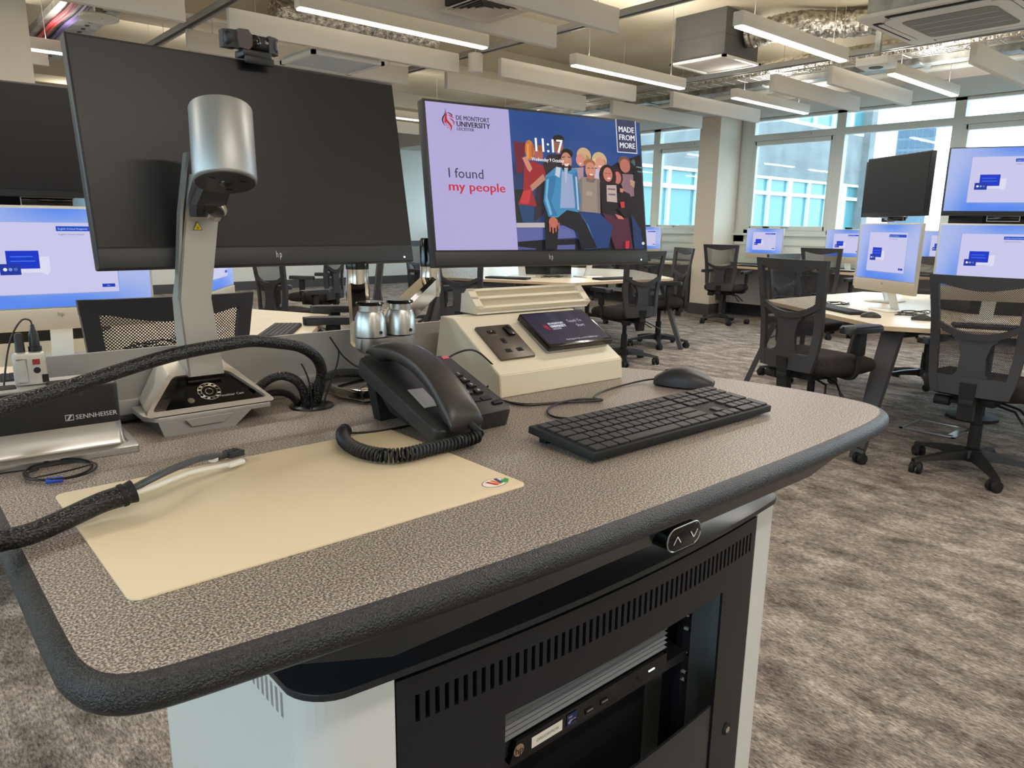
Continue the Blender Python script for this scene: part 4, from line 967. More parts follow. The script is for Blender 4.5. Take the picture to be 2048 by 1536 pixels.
for x, tx, ty in ((.642, .690, 1.225), (.702, .862, 1.235)):
    b = B(); lathe(b, [(0, 0), (.0275, 0), (.0275, .004), (.0262, .03), (.0215, .042), (.019, .043), (.019, .054), (0, .054)], 28, Matrix.Translation((x, 1.10, 1.05))); cu = mk('swivel_cup', W(b), 'silver', t)
    b = B(); lathe(b, [(0, .053), (.022, .053), (.0245, .056), (.022, .059), (0, .059)], 28, Matrix.Translation((x, 1.10, 1.05))); mk('cup_cap', W(b), 'gloss_black', cu)
    b = B(); cyl(b, (x+.004, 1.0735, 1.058), (x+.004, 1.072, 1.058), .003, n=10); mk('grub_screw', W(b), 'matt_black', cu)
    P0 = Vector((x, 1.135, 1.06)); P1 = Vector((tx, ty, 1.118)); d = (P1-P0); s_ = Vector((d.y, -d.x, 0)).normalized()*.018; u_ = Vector((0, 0, .023))
    b = B(); loft(b, [[tuple(q+s_*a+u_*c) for a, c in ((-1, -.7), (-.7, -1), (.7, -1), (1, -.7), (1, .7), (.7, 1), (-.7, 1), (-1, .7))] for q in (P0-d*.15, P0+d*.3, P1)]); ar = mk('arm_link', W(b), 'chrome', t)
    b = B(); lathe(b, [(0, -.022), (.0215, -.022), (.0225, .0), (.0205, .02), (.0205, .038), (0, .038)], 26, Matrix.Translation((tx, ty, 1.118))); mk('elbow', W(b), 'chrome', ar)
    b = B(); lathe(b, [(0, .038), (.0215, .038), (.0215, .088), (.018, .094), (0, .094)], 26, Matrix.Translation((tx, ty, 1.118))); mk('elbow_sleeve', W(b), 'gloss_black', ar)
    mx, my, mz = (.522, 1.262, 1.325) if x < .67 else (1.118, 1.215, 1.315)
    b = B(); tube(b, [(tx, ty, 1.19), ((tx+mx)/2, ty+.045, 1.25), (mx, my+.035, mz)], .017, 12); mk('forearm', W(b), 'matt_black', ar)
    b = B(); box(b, (mx, my+.018, mz), (.11, .03, .11), bev=.006); mk('mount_plate', W(b), 'matt_black', ar)

# webcam
t = thing('webcam', 'black webcam with round lens clipped onto the black monitor', 'webcam', (.520, 1.247, 1.4975), math.radians(4))
b = B(); box(b, (0, 0, .026), (.092, .022, .026), bev=.008, seg=3); mk('body', b, 'black_plastic', t)
for s in (-1, 1):
    b = B(); loft(b, [[(s*x, y, z) for y, z in ((-.013+d, .013), (-.013+d, .039), (.011, .039), (.011, .013))] for x, d in ((.026, 0), (.038, .003), (.047, .010))]); mk('speaker_grille', b, mat('webcam_grille', (70, 70, 72), .6, bump=900, bstr=1), t)
b = B(); prism(b, [(-.028, .012), (-.031, .026), (-.028, .040), (-.012, .041), (-.006, .033), (-.006, .018), (-.012, .011)], -.0, .012, Matrix.Translation((0, -.008, 0)) @ Matrix.Rotation(math.radians(90), 4, 'X')); mk('privacy_shutter', b, mat('shutter', (74, 64, 60), .35), t, smooth=0)
b = B(); lathe(b, [(0, 0), (.0085, 0), (.0095, .003), (.006, .005), (0, .004)], 24, Matrix.Translation((.002, -.011, .027)) @ Matrix.Rotation(math.radians(90), 4, 'X')); ln = mk('lens_ring', b, 'gloss_black', t)
b = B(); lathe(b, [(0, 0), (.0045, 0), (0, .003)], 16, Matrix.Translation((.002, -.0145, .027)) @ Matrix.Rotation(math.radians(90), 4, 'X')); mk('lens', b, 'lens', ln)
p = Paint(.02, .01); p.text('logi', 0, .2, .55, (230, 230, 230)); p.build('logo', t, 'print', loc=(.020, -.0118, .024))
b = B(); box(b, (.002, -.004, .006), (.05, .032, .012), bev=.003); box(b, (.004, -.02, -.004), (.05, .005, .012), bev=.002); mk('clip', b, 'black_plastic', t)

# ================================================================ THINGS ON THE LECTERN
# ---- document camera
t = thing('document_camera', 'silver document camera with cylinder head on an angled arm', 'document camera', (.365, 1.12, DZ))
def W(bm): bmesh.ops.translate(bm, verts=bm.verts, vec=(-.365, -1.12, -DZ)); return bm
b = B(); loft(b, [[(.288, 1.068, .94), (.388, 1.068, .94), (.388, 1.19, .94), (.288, 1.19, .94)], [(.283, 1.075, .961), (.418, 1.075, .961), (.418, 1.19, .961), (.283, 1.19, .961)]]); foot = mk('foot', W(b), 'alu_shaded', t, smooth=20)  # foot's metal is toned darker in its colour for the shadow there
b = B(); prism(b, [(.318, .9605), (.326, .950), (.372, .950), (.385, .9605)], 0, .004, Matrix.Translation((0, 1.0705, 0)) @ Matrix.Rotation(math.radians(90), 4, 'X')); mk('cut_out', W(b), 'silver', foot, smooth=0)
b = B(); prism(b, [(.272, 1.17), (.270, 1.10), (.284, 1.076), (.447, 1.076), (.452, 1.083), (.452, 1.17)], .9595, .9670, bev=.002); mk('base_plate', W(b), 'alu_satin', t)
def slant(R): return [(x, 1.077+(z-.970)*1.05, z) for x, y, z in R]
def trap(y, x0, x1, z0, x2, x3, z1, r=.010):
    pts = [(x0, z0), (x1, z0), (x3, z1), (x2, z1)]; o = []
    for i, q in enumerate(pts):
        a = Vector(pts[i-1]); c = Vector(pts[(i+1) % 4]); q = Vector(q)
        for k_ in range(5):
            s = k_/4; p0 = q+(a-q).normalized()*r; p1 = q+(c-q).normalized()*r; v = p0.lerp(q, s).lerp(q.lerp(p1, s), s); o.append((v.x, y, v.y))
    return o
F0 = trap(1.082, .266, .458, .9685, .318, .408, 1.020); F1 = trap(1.082, .278, .447, .9745, .322, .403, 1.0145, .007)
Bk = trap(1.185, .285, .44, .9685, .322, .404, 1.037); F2 = trap(1.090, .278, .447, .984, .322, .403, 1.0145, .007); B2 = trap(1.17, .292, .433, .984, .326, .400, 1.029, .007)
F0, F1 = slant(F0), slant(F1); F2 = [(x, y+.007, z-.004) for x, y, z in F1]
b = B(); loft(b, [F2, F1, F0, Bk], caps=False)
b.faces.new([b.verts.new(q) for q in Bk]); mk('base_shell', W(b), mat('doc_shell', (206, 200, 190), .38, metal=.45), t, smooth=40)
b = B(); loft(b, [[(.298, 1.0870, .9735), (.434, 1.0870, .9735), (.400, 1.128, 1.0080), (.332, 1.128, 1.0080)], [(.298, 1.0885, .9705), (.434, 1.0885, .9705), (.400, 1.1295, 1.0050), (.332, 1.1295, 1.0050)]]); cp = mk('control_panel', W(b), 'gloss_black', t, smooth=0)
b = B(); box(b, (.366, 1.132, .998), (.07, .004, .016)); mk('inner_wall', W(b), 'matt_black', t, smooth=0)
sl = math.atan2(.0345, .041); Mp = Matrix.Translation((.366, 1.1050, .9890)) @ Matrix.Rotation(sl, 4, 'X')
for r0, nm in ((.0165, 'button_ring'), (.0115, 'button_ring'), (.0055, 'button_ring')):
    b = B(); tube(b, [tuple(Mp @ Vector((r0*math.cos(2*PI*i/28), r0*.95*math.sin(2*PI*i/28), .0006))) for i in range(28)], .0007, 5, closed=True); mk(nm, W(b), 'chrome', cp)
for i in range(12):
    a = 2*PI*i/12+.2; b = B(); box(b, (.0140*math.cos(a), .0133*math.sin(a), .0005), (.004, .0018, .001), Mp @ Matrix.Rotation(0, 4, 'Z')); mk('button', W(b), 'sticker_white' if i % 3 else 'chrome', cp, smooth=0)
b = B(); cyl(b, tuple(Mp @ Vector((-.030, -.013, 0))), tuple(Mp @ Vector((-.030, -.013, .001))), .005, n=16); mk('power_button', W(b), 'chrome', cp)
p = Paint(.05, .02); p.text('Visualizer Cam', .0, .3, .22, (205, 198, 184)); p.build('lettering', cp, 'print', loc=(.375-.365+.002, 1.0905-1.12, .9772-DZ), rot=(-PI/2+sl, 0, 0))
# arm: folded plate with side flanges
AX = [(1.116, 1.012, .368, .0262), (1.135, 1.125, .366, .0235), (1.142, 1.24, .386, .0245), (1.135, 1.325, .380, .0240)]
b = B()
loft(b, [[(x-w, y, z), (x+w, y, z), (x+w, y+.005, z), (x-w, y+.005, z)] for y, z, x, w in AX[:3]]); mk('arm_plate', W(b), 'alu_satin', t, smooth=15)
b = B()
fl = [(1.116, 1.012, .342, .045), (1.135, 1.125, .3425, .030), (1.142, 1.24, .3615, .012)]
for i in range(2):
    (y0, z0, x0, d0), (y1, z1, x1, d1) = fl[i], fl[i+1]
    loft(b, [[(x, y, z), (x+.003, y, z), (x+.003, y+d, z), (x, y+d, z)] for y, z, x, d in ((y0, z0, x0, d0), (y1, z1, x1, d1))])
mk('side_flange', W(b), 'alu_satin', t, smooth=15)
b = B(); loft(b, [[(x, y, z), (x+.004, y, z), (x+.004, y+.016, z), (x, y+.016, z)] for x, y, z in ((.3425, 1.142, 1.12), (.3565, 1.142, 1.25), (.3665, 1.125, 1.335))]); mk('rear_strut', W(b), 'alu_satin', t, smooth=15)
b = B(); loft(b, [[(x-w, y, z), (x+w, y, z), (x+w, y+.02, z), (x-w, y+.02, z)] for x, w, y, z in ((.387, .0245, 1.142, 1.24), (.388, .022, 1.130, 1.275), (.390, .02, 1.110, 1.305))]); mk('neck', W(b), 'alu_satin', t, smooth=15)
b = B(); loft(b, [[(x-w, y, z), (x+w, y, z), (x+w, y+.03, z), (x-w, y+.03, z)] for x, w, y, z in ((.388, .018, 1.115, 1.245), (.388, .021, 1.10, 1.262), (.392, .018, 1.075, 1.292))]); mk('lamp_bracket', W(b), 'charcoal', t, smooth=15)
b = B(); lathe(b, [(0, .004), (.005, .003), (.011, .006), (.0145, .0), (.0155, .0), (.0155, .012), (0, .014)], 18, Matrix.Translation((.392, 1.106, 1.252)) @ Matrix.Rotation(math.radians(62), 4, 'X')); mk('lamp_reflector', W(b), 'chrome', t)
HC = Matrix.Translation((.391, 1.050, 1.292)) @ Matrix.Rotation(math.radians(-19), 4, Vector((.94, -.35, 0))); b = B(); lathe(b, [(0, 0), (.0395, 0), (.0415, .002), (.0422, .004), (.0422, .104), (.041, .1065), (0, .1065)], 48, HC); hd = mk('head', W(b), mat('head_silver', (172, 174, 174), .42, metal=.65), t, smooth=50)
b = B(); lathe(b, [(0, -.0012), (.0394, -.0012), (.0402, .002), (0, .002)], 48, HC); fc = mk('head_face', W(b), 'charcoal', hd)
b = B(); lathe(b, [(0, -.003), (.008, -.003), (.009, 0), (0, 0)], 20, HC); mk('lens', W(b), 'gloss_black', hd)
for dx, dy in ((-.022, -.012), (.018, -.016), (.012, .02)): b = B(); box(b, (dx, dy, -.0015), (.008, .003, .001), HC); mk('screw', W(b), 'matt_black', hd, smooth=0)
p = Paint(.014, .013); p.poly([(0, 0), (1, 0), (.5, 1)], (60, 56, 10)); p.poly([(.1, .06), (.9, .06), (.5, .88)], (240, 206, 36)); p.poly([(.35, .15), (.45, .5), (.4, .15)], (50, 46, 12)); p.poly([(.45, .15), (.5, .62), (.53, .15)], (50, 46, 12)); p.poly([(.58, .15), (.56, .5), (.65, .15)], (50, 46, 12))
p.build('warning_sticker', t, 'print', loc=(.372-.365, 1.1399-1.12, 1.226-DZ))

# ---- AV console box
t = thing('av_console', 'cream white sloped console box with socket plate and touch panel', 'console', (.815, .955, DZ+.0005), math.radians(-2.4))
prof = [(.0, .0), (.004, .040), (.150, .126), (.192, .126), (.22, .0)]
b = B(); loft(b, [[(x, y, z) for y, z in prof] for x in (.0, .312)]); bmesh.ops.bevel(b, geom=[e for e in b.edges], offset=.0015, segments=2, affect='EDGES'); mk('casing', b, 'console_white', t, smooth=25)
sl = math.atan2(.086, .146); Ms = Matrix.Translation((0, .004, .040)) @ Matrix.Rotation(sl, 4, 'X')
b = B(); prism(b, rrect(.026, .036, .108, .132, .003), .0003, .005, Ms, bev=.0008); so = mk('socket_plate', b, 'socket_bronze', t)
b = B(); box(b, (.092, .110, .007), (.014, .026, .006), Ms @ Matrix.Rotation(0, 4, 'X'), bev=.001); mk('switch', b, 'gloss_black', so)
for x, y, w, h in ((.0635, .085, .009, .014), (.056, .057, .013, .009), (.083, .057, .013, .009)): b = B(); box(b, (x, y, .0053), (w, h, .0012), Ms); pn = mk('pin_hole', b, 'matt_black', so, smooth=0); b = B(); box(b, (x, y, .0062), (w*.5, h*.5, .0008), Ms); mk('pin_slot', b, 'cavity', pn, smooth=0)
b = B(); box(b, (.052, .113, .0055), (.017, .008, .002), Ms); mk('usb_port', b, 'cavity', so, smooth=0)
b = B(); box(b, (.0525, .114, .0068), (.0025, .0015, .0006), Ms); mk('usb_light', b, 'yellow', so, smooth=0)
p = Paint(.03, .01); p.text('DC 5V 2.1A', 0, 0, .22, (190, 180, 165)); o_ = p.build('plate_lettering', so, 'print'); o_.matrix_local = Ms @ Matrix.Translation((.045, .103, .0052)) @ Matrix.Rotation(-PI/2, 4, 'X')
Mt = Ms @ Matrix.Translation((.222, .090, .0)) @ Matrix.Rotation(math.radians(-2), 4, 'X')
b = B(); prism(b, rrect(-.082, -.050, .082, .050, .004), .0004, .007, Mt); mk('panel_mount', b, 'alu_satin', t)
b = B(); prism(b, rrect(-.086, -.054, .086, .054, .003), .007, .0185, Mt, bev=.001); tp = mk('touch_panel', b, 'gloss_black', t)
p = Paint(.164, .098, .00005)
def tps(u, v): k = math.exp(-((u-.42)/.05)**2)+.7*math.exp(-((u-.7)/.07)**2); return tuple(int(a+30*k*v) for a in (30, 26, 52))
p.grid(0, 0, 1, 1, 20, 6, tps)
p.text('DE MONTFORT', .26, .60, .065, (214, 214, 226), width=.25, bold=.02); p.text('UNIVERSITY', .26, .50, .078, (214, 214, 226), width=.25, bold=.03); p.text('LEICESTER', .26, .43, .045, (200, 200, 212), width=.14, bold=.01)
for dx in (0, .02, .04): p.poly([(.16+dx, .62), (.175+dx, .58), (.18+dx, .48), (.20+dx, .40), (.165+dx, .47), (.155+dx, .54)], (150, 30, 52))
p.poly([(.15, .78), (.16, .70), (.155, .60), (.145, .66)], (110, 24, 44))
p.text('Touch To', .58, .62, .085, (206, 206, 218), width=.24); p.text('Start', .67, .46, .085, (206, 206, 218), width=.13); p.text('Need Support? Call us on 0116 2506050 opt 1', .30, .06, .045, (224, 224, 232), width=.52); p.rect(.52, -.03, .60, -.015, (220, 220, 214))
o_ = p.build('screen', tp); o_.matrix_local = Mt @ Matrix.Translation((-.082, -.047, .0187)) @ Matrix.Rotation(-PI/2, 4, 'X')
b = B(); box(b, (.328, .10, .006), (.02, .05, .012), bev=.001); mk('cable_outlet', b, 'console_white', t)

# ---- cream slotted bar standing on the console
t = thing('microphone_bar', 'cream bar with two long recessed panels behind the console', 'bar', (.878, 1.1045, 1.0685), math.radians(-2.4))
Mb = Matrix.Rotation(math.radians(-46), 4, 'X')
b = B()
for z in (.002, .026, .046): box(b, (.152, .008, z+.001), (.304, .016, .006), Mb)
for x in (.008, .296): box(b, (x, .008, .025), (.017, .016, .052), Mb)
box(b, (.152, .0135, .025), (.30, .005, .05), Mb); bmesh.ops.translate(b, verts=b.verts, vec=(0, -.004, .013)); mk('frame', b, 'console_white', t, smooth=0)
for z, h in ((.0145, .018), (.037, .014)):
    b = B(); box(b, (.152, .009, z), (.276, .004, h), Mb); bmesh.ops.translate(b, verts=b.verts, vec=(0, -.004, .013)); mk('recessed_panel', b, mat('bar_mesh', (206, 192, 164), .7, bump=1500, bstr=.5), t, smooth=0)
b = B(); loft(b, [[(x, .002, .0005), (x, .060, .0005), (x, .056, .038), (x, .040, .040), (x, .006, .006)] for x in (.004, .30)]); mk('back_case', b, 'console_side', t, smooth=0)

# ---- telephone
t = thing('telephone', 'black desk telephone with curved handset and coiled cord', 'telephone', (.637, .90, DZ))
sl = math.radians(19); Mh = Matrix.Translation((0, -.098, .0115)) @ Matrix.Rotation(sl, 4, 'X')
b = B(); prism(b, rrect(-.084, -.018, .0, .208, .014), -.004, .020, Mh, bev=.004); mk('cradle', b, 'phone_black', t)
b = B(); prism(b, rrect(-.002, .012, .079, .192, .010), -.016, .012, Mh, bev=.004); kp = mk('keypad_body', b, 'phone_black', t)
b = B(); loft(b, [[tuple(Mh @ Vector((x, v, w))) for x, v, w in ((-.07, .01, -.003), (.07, .03, -.014), (.07, .175, -.014), (-.07, .19, -.003))], [(-.065, -.075, .001), (.064, -.065, .001), (.064, .03, .02), (-.065, .03, .02)]]); mk('base', b, 'matt_black', t, smooth=20)
b = B(); loft(b, [[(x, y, .0005) for x, y in ((-.066, .055), (.062, .055), (.062, .075), (-.066, .075))], [(x, y, z) for x, y, z in ((-.066, .07, .05), (.062, .07, .05), (.062, .098, .062), (-.066, .098, .062))]]); mk('rear_foot', b, 'matt_black', t, smooth=0)
k0 = None; KL = ['1', '2', '3', '4', '5', '6', '7', '8', '9', '*', '0', '#']
for r in range(4):
    for c in range(3):
        loc = Mh @ Vector((.0115+.021*c, .1235-.0178*r, .012)); rot = (sl, 0, 0)
        if k0 is None: b = B(); prism(b, rrect(-.0078, -.0058, .0078, .0058, .003), 0, .005, bev=.0012); k0 = ky = mk('key', b, 'key_black', t, loc, rot)
        else: ky = inst('key', k0, t, loc, rot)
        p = Paint(.012, .01, .00005); p.text(KL[3*r+c], .2, .15, .6, (226, 222, 214), bold=.01); p.build('key_print', ky, 'print', loc=(-.0052, -.0042, .00515), rot=(-PI/2, 0, 0))
for i in range(3):
    b = B(); box(b, (0, 0, .001), (.017, .009, .002)); mk('function_key', b, 'key_black', t, Mh @ Vector((.0115+.021*i, .050, .012)), (sl, 0, 0), 0)
b = B(); prism(b, rrect(-.009, -.0045, .009, .0045, .002), 0, .003, bev=.001); mk('redial_key', b, 'black_plastic', t, Mh @ Vector((.064, .034, .012)), (sl, 0, 0))
b = B(); box(b, (0, 0, .0006), (.013, .008, .0014)); mk('alert_light', b, 'pink', t, Mh @ Vector((.070, .184, .012)), (sl, 0, 0), 0)
p = Paint(.03, .014, .00005); p.text('BT', .0, .1, .5, (222, 222, 226), bold=.02); p.ell(.55, .35, .12, .28, (84, 92, 190), 16); o_ = p.build('brand_mark', t, 'print'); o_.matrix_local = Mh @ Matrix.Translation((.012, .162, .0123)) @ Matrix.Rotation(-PI/2, 4, 'X')
b = B(); prism(b, [(-.066, .043), (-.040, .043), (-.036, .093), (-.062, .095)], .0203, .0208, Mh); mk('memo_label', b, 'silver_plastic', t, smooth=0)
b = B(); rg = []
for i in range(25):
    s = i/24; v = -.026+.232*s; arch = math.sin(PI*s)**.8
    ce = math.exp(-((s-.10)/.09)**2)+math.exp(-((s-.90)/.10)**2)
    top = .046+.028*arch-.010*abs(s-.5)**2*4*.5; bot = .046*(arch**1.2)*(1-.92*min(1, ce))+.021; bot = min(bot, top-.025)
    w = .0265+.002*math.cos(2*PI*s); e_ = .55 if i in (0, 24) else (.85 if i in (1, 23) else 1)
    mid = (top+bot)/2; hh = (top-bot)/2*e_
    rg.append([tuple(Mh @ Vector((-.042+w*math.copysign(abs(math.cos(a))**.6, math.cos(a)), v, mid+hh*math.copysign(abs(math.sin(a))**.7, math.sin(a))))) for a in [2*PI*j/24 for j in range(24)]])
loft(b, rg); hs = mk('handset', b, 'handset', t, smooth=60)
b = B(); cyl(b, tuple(Mh @ Vector((-.036, -.024, .030))), tuple(Mh @ Vector((-.030, -.040, .024))), .005, n=10); mk('cord_plug', b, 'matt_black', hs)
CP = [(.608, .762, .960), (.600, .757, .955), (.570, .757, .953), (.527, .757, .953), (.486, .756, .953), (.461, .774, .953), (.450, .812, .953), (.456, .856, .953), (.471, .890, .953), (.483, .905, .952)]
P = spline([Vector(q)-Vector((.637, .90, DZ)) for q in CP], 90); ac = 0; hp = []
for i, q in enumerate(P):
    d = (P[min(i+1, len(P)-1)]-P[max(0, i-1)]).normalized(); s_ = d.cross(Vector((0, 0, 1))).normalized(); u_ = s_.cross(d)
    if i: ac += (P[i]-P[i-1]).length
    a = ac/.0058*2*PI; hp.append(q+s_*(.0078*math.cos(a))+u_*(.0078*math.sin(a)))
b = B(); tube(b, hp, .0022, 5); mk('coiled_cord', b, 'cable_black', t)
b = B(); tube(b, spline([Vector(q)-Vector((.637, .90, DZ)) for q in ((.483, .905, .952), (.495, .911, .945), (.536, .902, .9425), (.598, .90, .9425), (.64, .905, .944))], 6), .0018, 6); mk('cord_tail', b, 'cable_black', t)
b = B(); tube(b, spline([Vector(q)-Vector((.637, .90, DZ)) for q in ((.80, 1.0, .9425), (.833, .985, .975), (.809, .99, 1.008), (.786, 1.0, 1.024), (.760, 1.015, 1.018), (.727, 1.02, 1.0), (.70, 1.0, .985))], 6), .0018, 6); mk('line_cord', b, 'cable_black', t)

# ---- keyboard
KX, KY = .672, .603
t = thing('keyboard', 'black full-size keyboard on the lectern top', 'keyboard', (KX, KY, DZ), math.radians(-.6))
tilt = math.atan2(.010, .125); Mk = Matrix.Translation((0, 0, .0045)) @ Matrix.Rotation(tilt, 4, 'X')
b = B(); box(b, (.213, .0635, .0045), (.426, .127, .011), Mk, bev=.0015); mk('body', b, 'matt_black', t)
for x in (.03, .396): b = B(); box(b, (x, .112, .006), (.03, .014, .012)); mk('riser_foot', b, 'matt_black', t, smooth=0)
for x in (.05, .37): b = B(); box(b, (x, .012, .001), (.03, .01, .002)); mk('rubber_foot', b, 'charcoal', t, smooth=0)
U = .01835; kcache = {}
def key(x, y, w=1, h=1):
    kk = (w, h)
    loc = Mk @ Vector((x+w*U/2, y-h*U/2*.98, .0100))
    if kk not in kcache: b = B(); prism(b, rrect(-w*U/2+.0011, -h*U*.49+.0011, w*U/2-.0011, h*U*.49-.0011, .0016, 2), 0, .0030, bev=.0008, seg=1); kcache[kk] = mk('key', b, 'key_black', t, loc, (tilt, 0, 0)); return
    inst('key', kcache[kk], t, loc, (tilt, 0, 0))
x0 = .008; rows = [.1205-.0196*i for i in range(6)]
ROWS = [[1]+[1]*12+[1, 1], [1]*13+[2], [1.5]+[1]*12+[1.5], [1.75]+[1]*11+[2.25], [1.25]+[1]*11+[2.75], [1.25, 1.25, 1.25, 6.25, 1.25, 1.25, 1.25, 1.25]]
for r, ws in enumerate(ROWS):
    x = x0
    for w in ws: key(x, rows[r], w); x += w*U
xn = x0+15*U+.006
for r in (0, 1, 2):
    for c in range(3): key(xn+c*U, rows[r])
key(xn+U, rows[4])
for c in range(3): key(xn+c*U, rows[5])
xp = xn+3*U+.006
for r in range(0, 6):
    for c in range(4):
        if r == 5 and c == 1: continue
        if r == 5 and c == 0: key(xp, rows[5], 2); continue
        if c == 3 and r in (3, 5): continue
        if c == 3 and r in (2, 4): key(xp+c*U, rows[r], 1, 2.06); continue
        key(xp+c*U, rows[r])
p = Paint(.426, .127, .00002)
for r in range(1, 5):
    for c in range(2, 13): p.text('QWERTYUIOPASDFGHJKLZXCVBNM'[(r*11+c) % 26], 0, 0, .028, (200, 198, 192)) if False else None
b = B(); tube(b, spline([(.26, .120, .010), (.24, .14, .006), (.20, .16, .0035), (.15, .165, .003), (.12, .195, .003), (.135, .23, .0035), (.18, .252, .005), (.236, .250, .005), (.262, .226, .004), (.19, .262, .003), (.133, .286, .003), (.126, .335, .003)], 6), .0019, 6); mk('cable', b, 'cable_black', t)

# ---- mouse
t = thing('mouse', 'black wired mouse near the right edge of the lectern top', 'mouse', (1.158, .815, DZ), math.radians(26))
b = B(); rg = []
for i in range(13):
    s = i/12; y = -.056+.112*s; w = .031*(math.sin(PI*(.06+.88*s))**.42); h = .0375*(math.sin(PI*(.04+.80*s**1.1+.06))**.7); h = max(h, .012)
    rg.append([(w*math.copysign(abs(math.cos(a))**.7, math.cos(a)), y, .004+(h-.004)*max(0, math.sin(a))**.75) if math.sin(a) > 0 else (w*.86*math.cos(a), y*.97, .0012) for a in [PI-PI*j/12 for j in range(13)]+[-PI*j/6 for j in range(1, 6)]])
loft(b, rg); mk('body', b, 'phone_black', t, smooth=60)
b = B(); cyl(b, (-.003, .032, .0245), (.003, .032, .0245), .0075, n=14); mk('scroll_wheel', b, 'gloss_black', t)
Rm = Matrix.Rotation(math.radians(-26), 4, 'Z')
b = B(); tube(b, spline([Rm @ (Vector(q)-Vector((1.158, .815, DZ))) for q in ((1.133, .866, .950), (1.118, .885, .945), (1.06, .888, .9425), (.991, .876, .9425), (.935, .845, .945), (.938, .829, .9425), (.878, .862, .9425), (.818, .890, .9425), (.80, .935, .9425))], 6), .0017, 6); mk('cable', b, 'cable_black', t)

# ---- wireless microphone charging dock
t = thing('charging_dock', 'black and silver two-bay microphone charging dock', 'charger', (.135, 1.075, DZ), math.radians(-3))
b = B(); prism(b, rrect(-.105, -.048, .112, .075, .006), .0005, .0085, bev=.0015); mk('base_plate', b, 'silver', t)
b = B(); loft(b, [[(x, y, z) for x, y in rrect(-.096-e, -.020-e, .098+e, .062, .010)] for z, e in ((.0085, .006), (.012, .003), (.037, 0), (.0385, 0))]); mk('lower_case', b, 'silver', t, smooth=40)
b = B(); prism(b, rrect(-.096, -.0203, .098, .062, .009), .0385, .089, bev=.0015); up_ = mk('upper_case', b, 'black_plastic', t)
b = B(); prism(b, rrect(-.094, -.012, .096, .060, .006), .0885, .0905); mk('top_plate', b, 'silver_plastic', up_)
for x in (-.045, .055): b = B(); prism(b, rrect(x-.034, .004, x+.034, .034, .004), .0904, .0910); mk('bay', b, 'cavity', up_)
b = B(); box(b, (-.018, -.0207, .078), (.006, .001, .008)); mk('status_light', b, 'red_led', up_, smooth=0)
b = B(); box(b, (.055, -.0207, .083), (.005, .001, .010)); mk('status_light', b, 'charcoal', up_, smooth=0)
p = Paint(.06, .012, .00004); p.rect(0, .1, .16, .75, (206, 206, 206)); p.rect(.012, .18, .148, .67, (30, 30, 32)); p.poly([(.03, .2), (.07, .2), (.13, .66), (.09, .66)], (206, 206, 206)); p.text('SENNHEISER', .19, .16, .50, (212, 212, 212), width=.80, bold=.008); p.build('lettering', up_, 'print', loc=(.034, -.0206, .046))
# ---- bodypack in the dock
t = thing('bodypack_transmitter', 'pale bodypack microphone transmitter standing in the dock', 'transmitter', (.143, 1.098, DZ+.0915), math.radians(-5))
b = B(); box(b, (0, 0, .021), (.036, .020, .0425), bev=.004); mk('case', b, 'silver_plastic', t)
b = B(); lathe(b, [(0, 0), (.0055, 0), (.0048, .022), (.003, .024), (0, .024)], 14, Matrix.Translation((-.008, 0, .0425))); mk('antenna', b, 'charcoal', t)
b = B(); lathe(b, [(0, 0), (.0075, 0), (.0075, .006), (.006, .006), (.0055, .022), (.003, .028), (.002, .034), (0, .034)], 16, Matrix.Translation((.008, 0, .0425))); mk('microphone_plug', b, 'black_plastic', t)
b = B(); box(b, (.007, -.0103, .030), (.008, .002, .007)); mk('mute_button', b, 'red_plastic', t, smooth=0)
b = B(); cyl(b, (.007, -.0095, .019), (.007, -.0108, .019), .004, n=12); mk('round_button', b, 'matt_black', t)
b = B(); box(b, (.015, -.0103, .008), (.007, .001, .010)); mk('display', b, 'gloss_black', t, smooth=0)
b = B(); tube(b, [(-.014, -.0105, .034), (-.004, -.0105, .034), (-.004, -.0105, .004), (-.014, -.0105, .004)], .001, 5); mk('belt_clip', b, 'silver', t)
b = B(); tube(b, spline([(.008, 0, .076), (.006, 0, .082), (-.002, -.002, .083), (-.012, -.005, .07), (-.020, -.008, .05), (-.026, -.012, .025), (-.030, -.014, .004)], 5), .0011, 6); mk('cable', b, 'cable_black', t)

# ---- cables
def cable(name, pts, r, m_, label, n=8, k=7, cat='cable'):
    t = thing(name, label, cat, pts[0]); b = B(); tube(b, spline([Vector(q)-Vector(pts[0]) for q in pts], k), r, n); mk('sleeve' if 'sleeve' in name else 'lead', b, m_, t); return t
SL = [(.540, 1.112, .9450), (.548, 1.105, .983), (.547, 1.10, 1.005), (.532, 1.09, 1.027), (.502, 1.075, 1.047), (.462, 1.06, 1.059), (.408, 1.04, 1.070), (.357, 1.02, 1.071), (.304, 1.0, 1.070), (.256, .985, 1.065), (.194, .96, 1.057), (.138, .935, 1.050), (.088, .91, 1.046), (.03, .88, 1.035), (-.03, .83, 1.01), (-.045, .78, .98), (-.015, .755, .965), (.03, .758, .957), (.06, .763, .9555), (.085, .770, .9535), (.115, .782, .9560), (.148, .795, .960), (.166, .794, .963), (.177, .7945, .965)]
t = thing('cable_sleeve', 'thick braided black cable sleeve arching across to the left and back over the pad', 'cable', SL[0])
org = Vector(SL[0]); P = spline([Vector(q)-org for q in SL], 8); R_ = [.0092 if q.y > -.25 else .0105 for q in P]
n_ = len(P); R_ = [.0090+.0022*max(0, (i-n_*.55)/(n_*.45)) for i in range(n_)]; R_[-1] = .0105
b = B(); tube(b, P, R_, 14); mk('sleeve', b, 'braid', t, smooth=60)
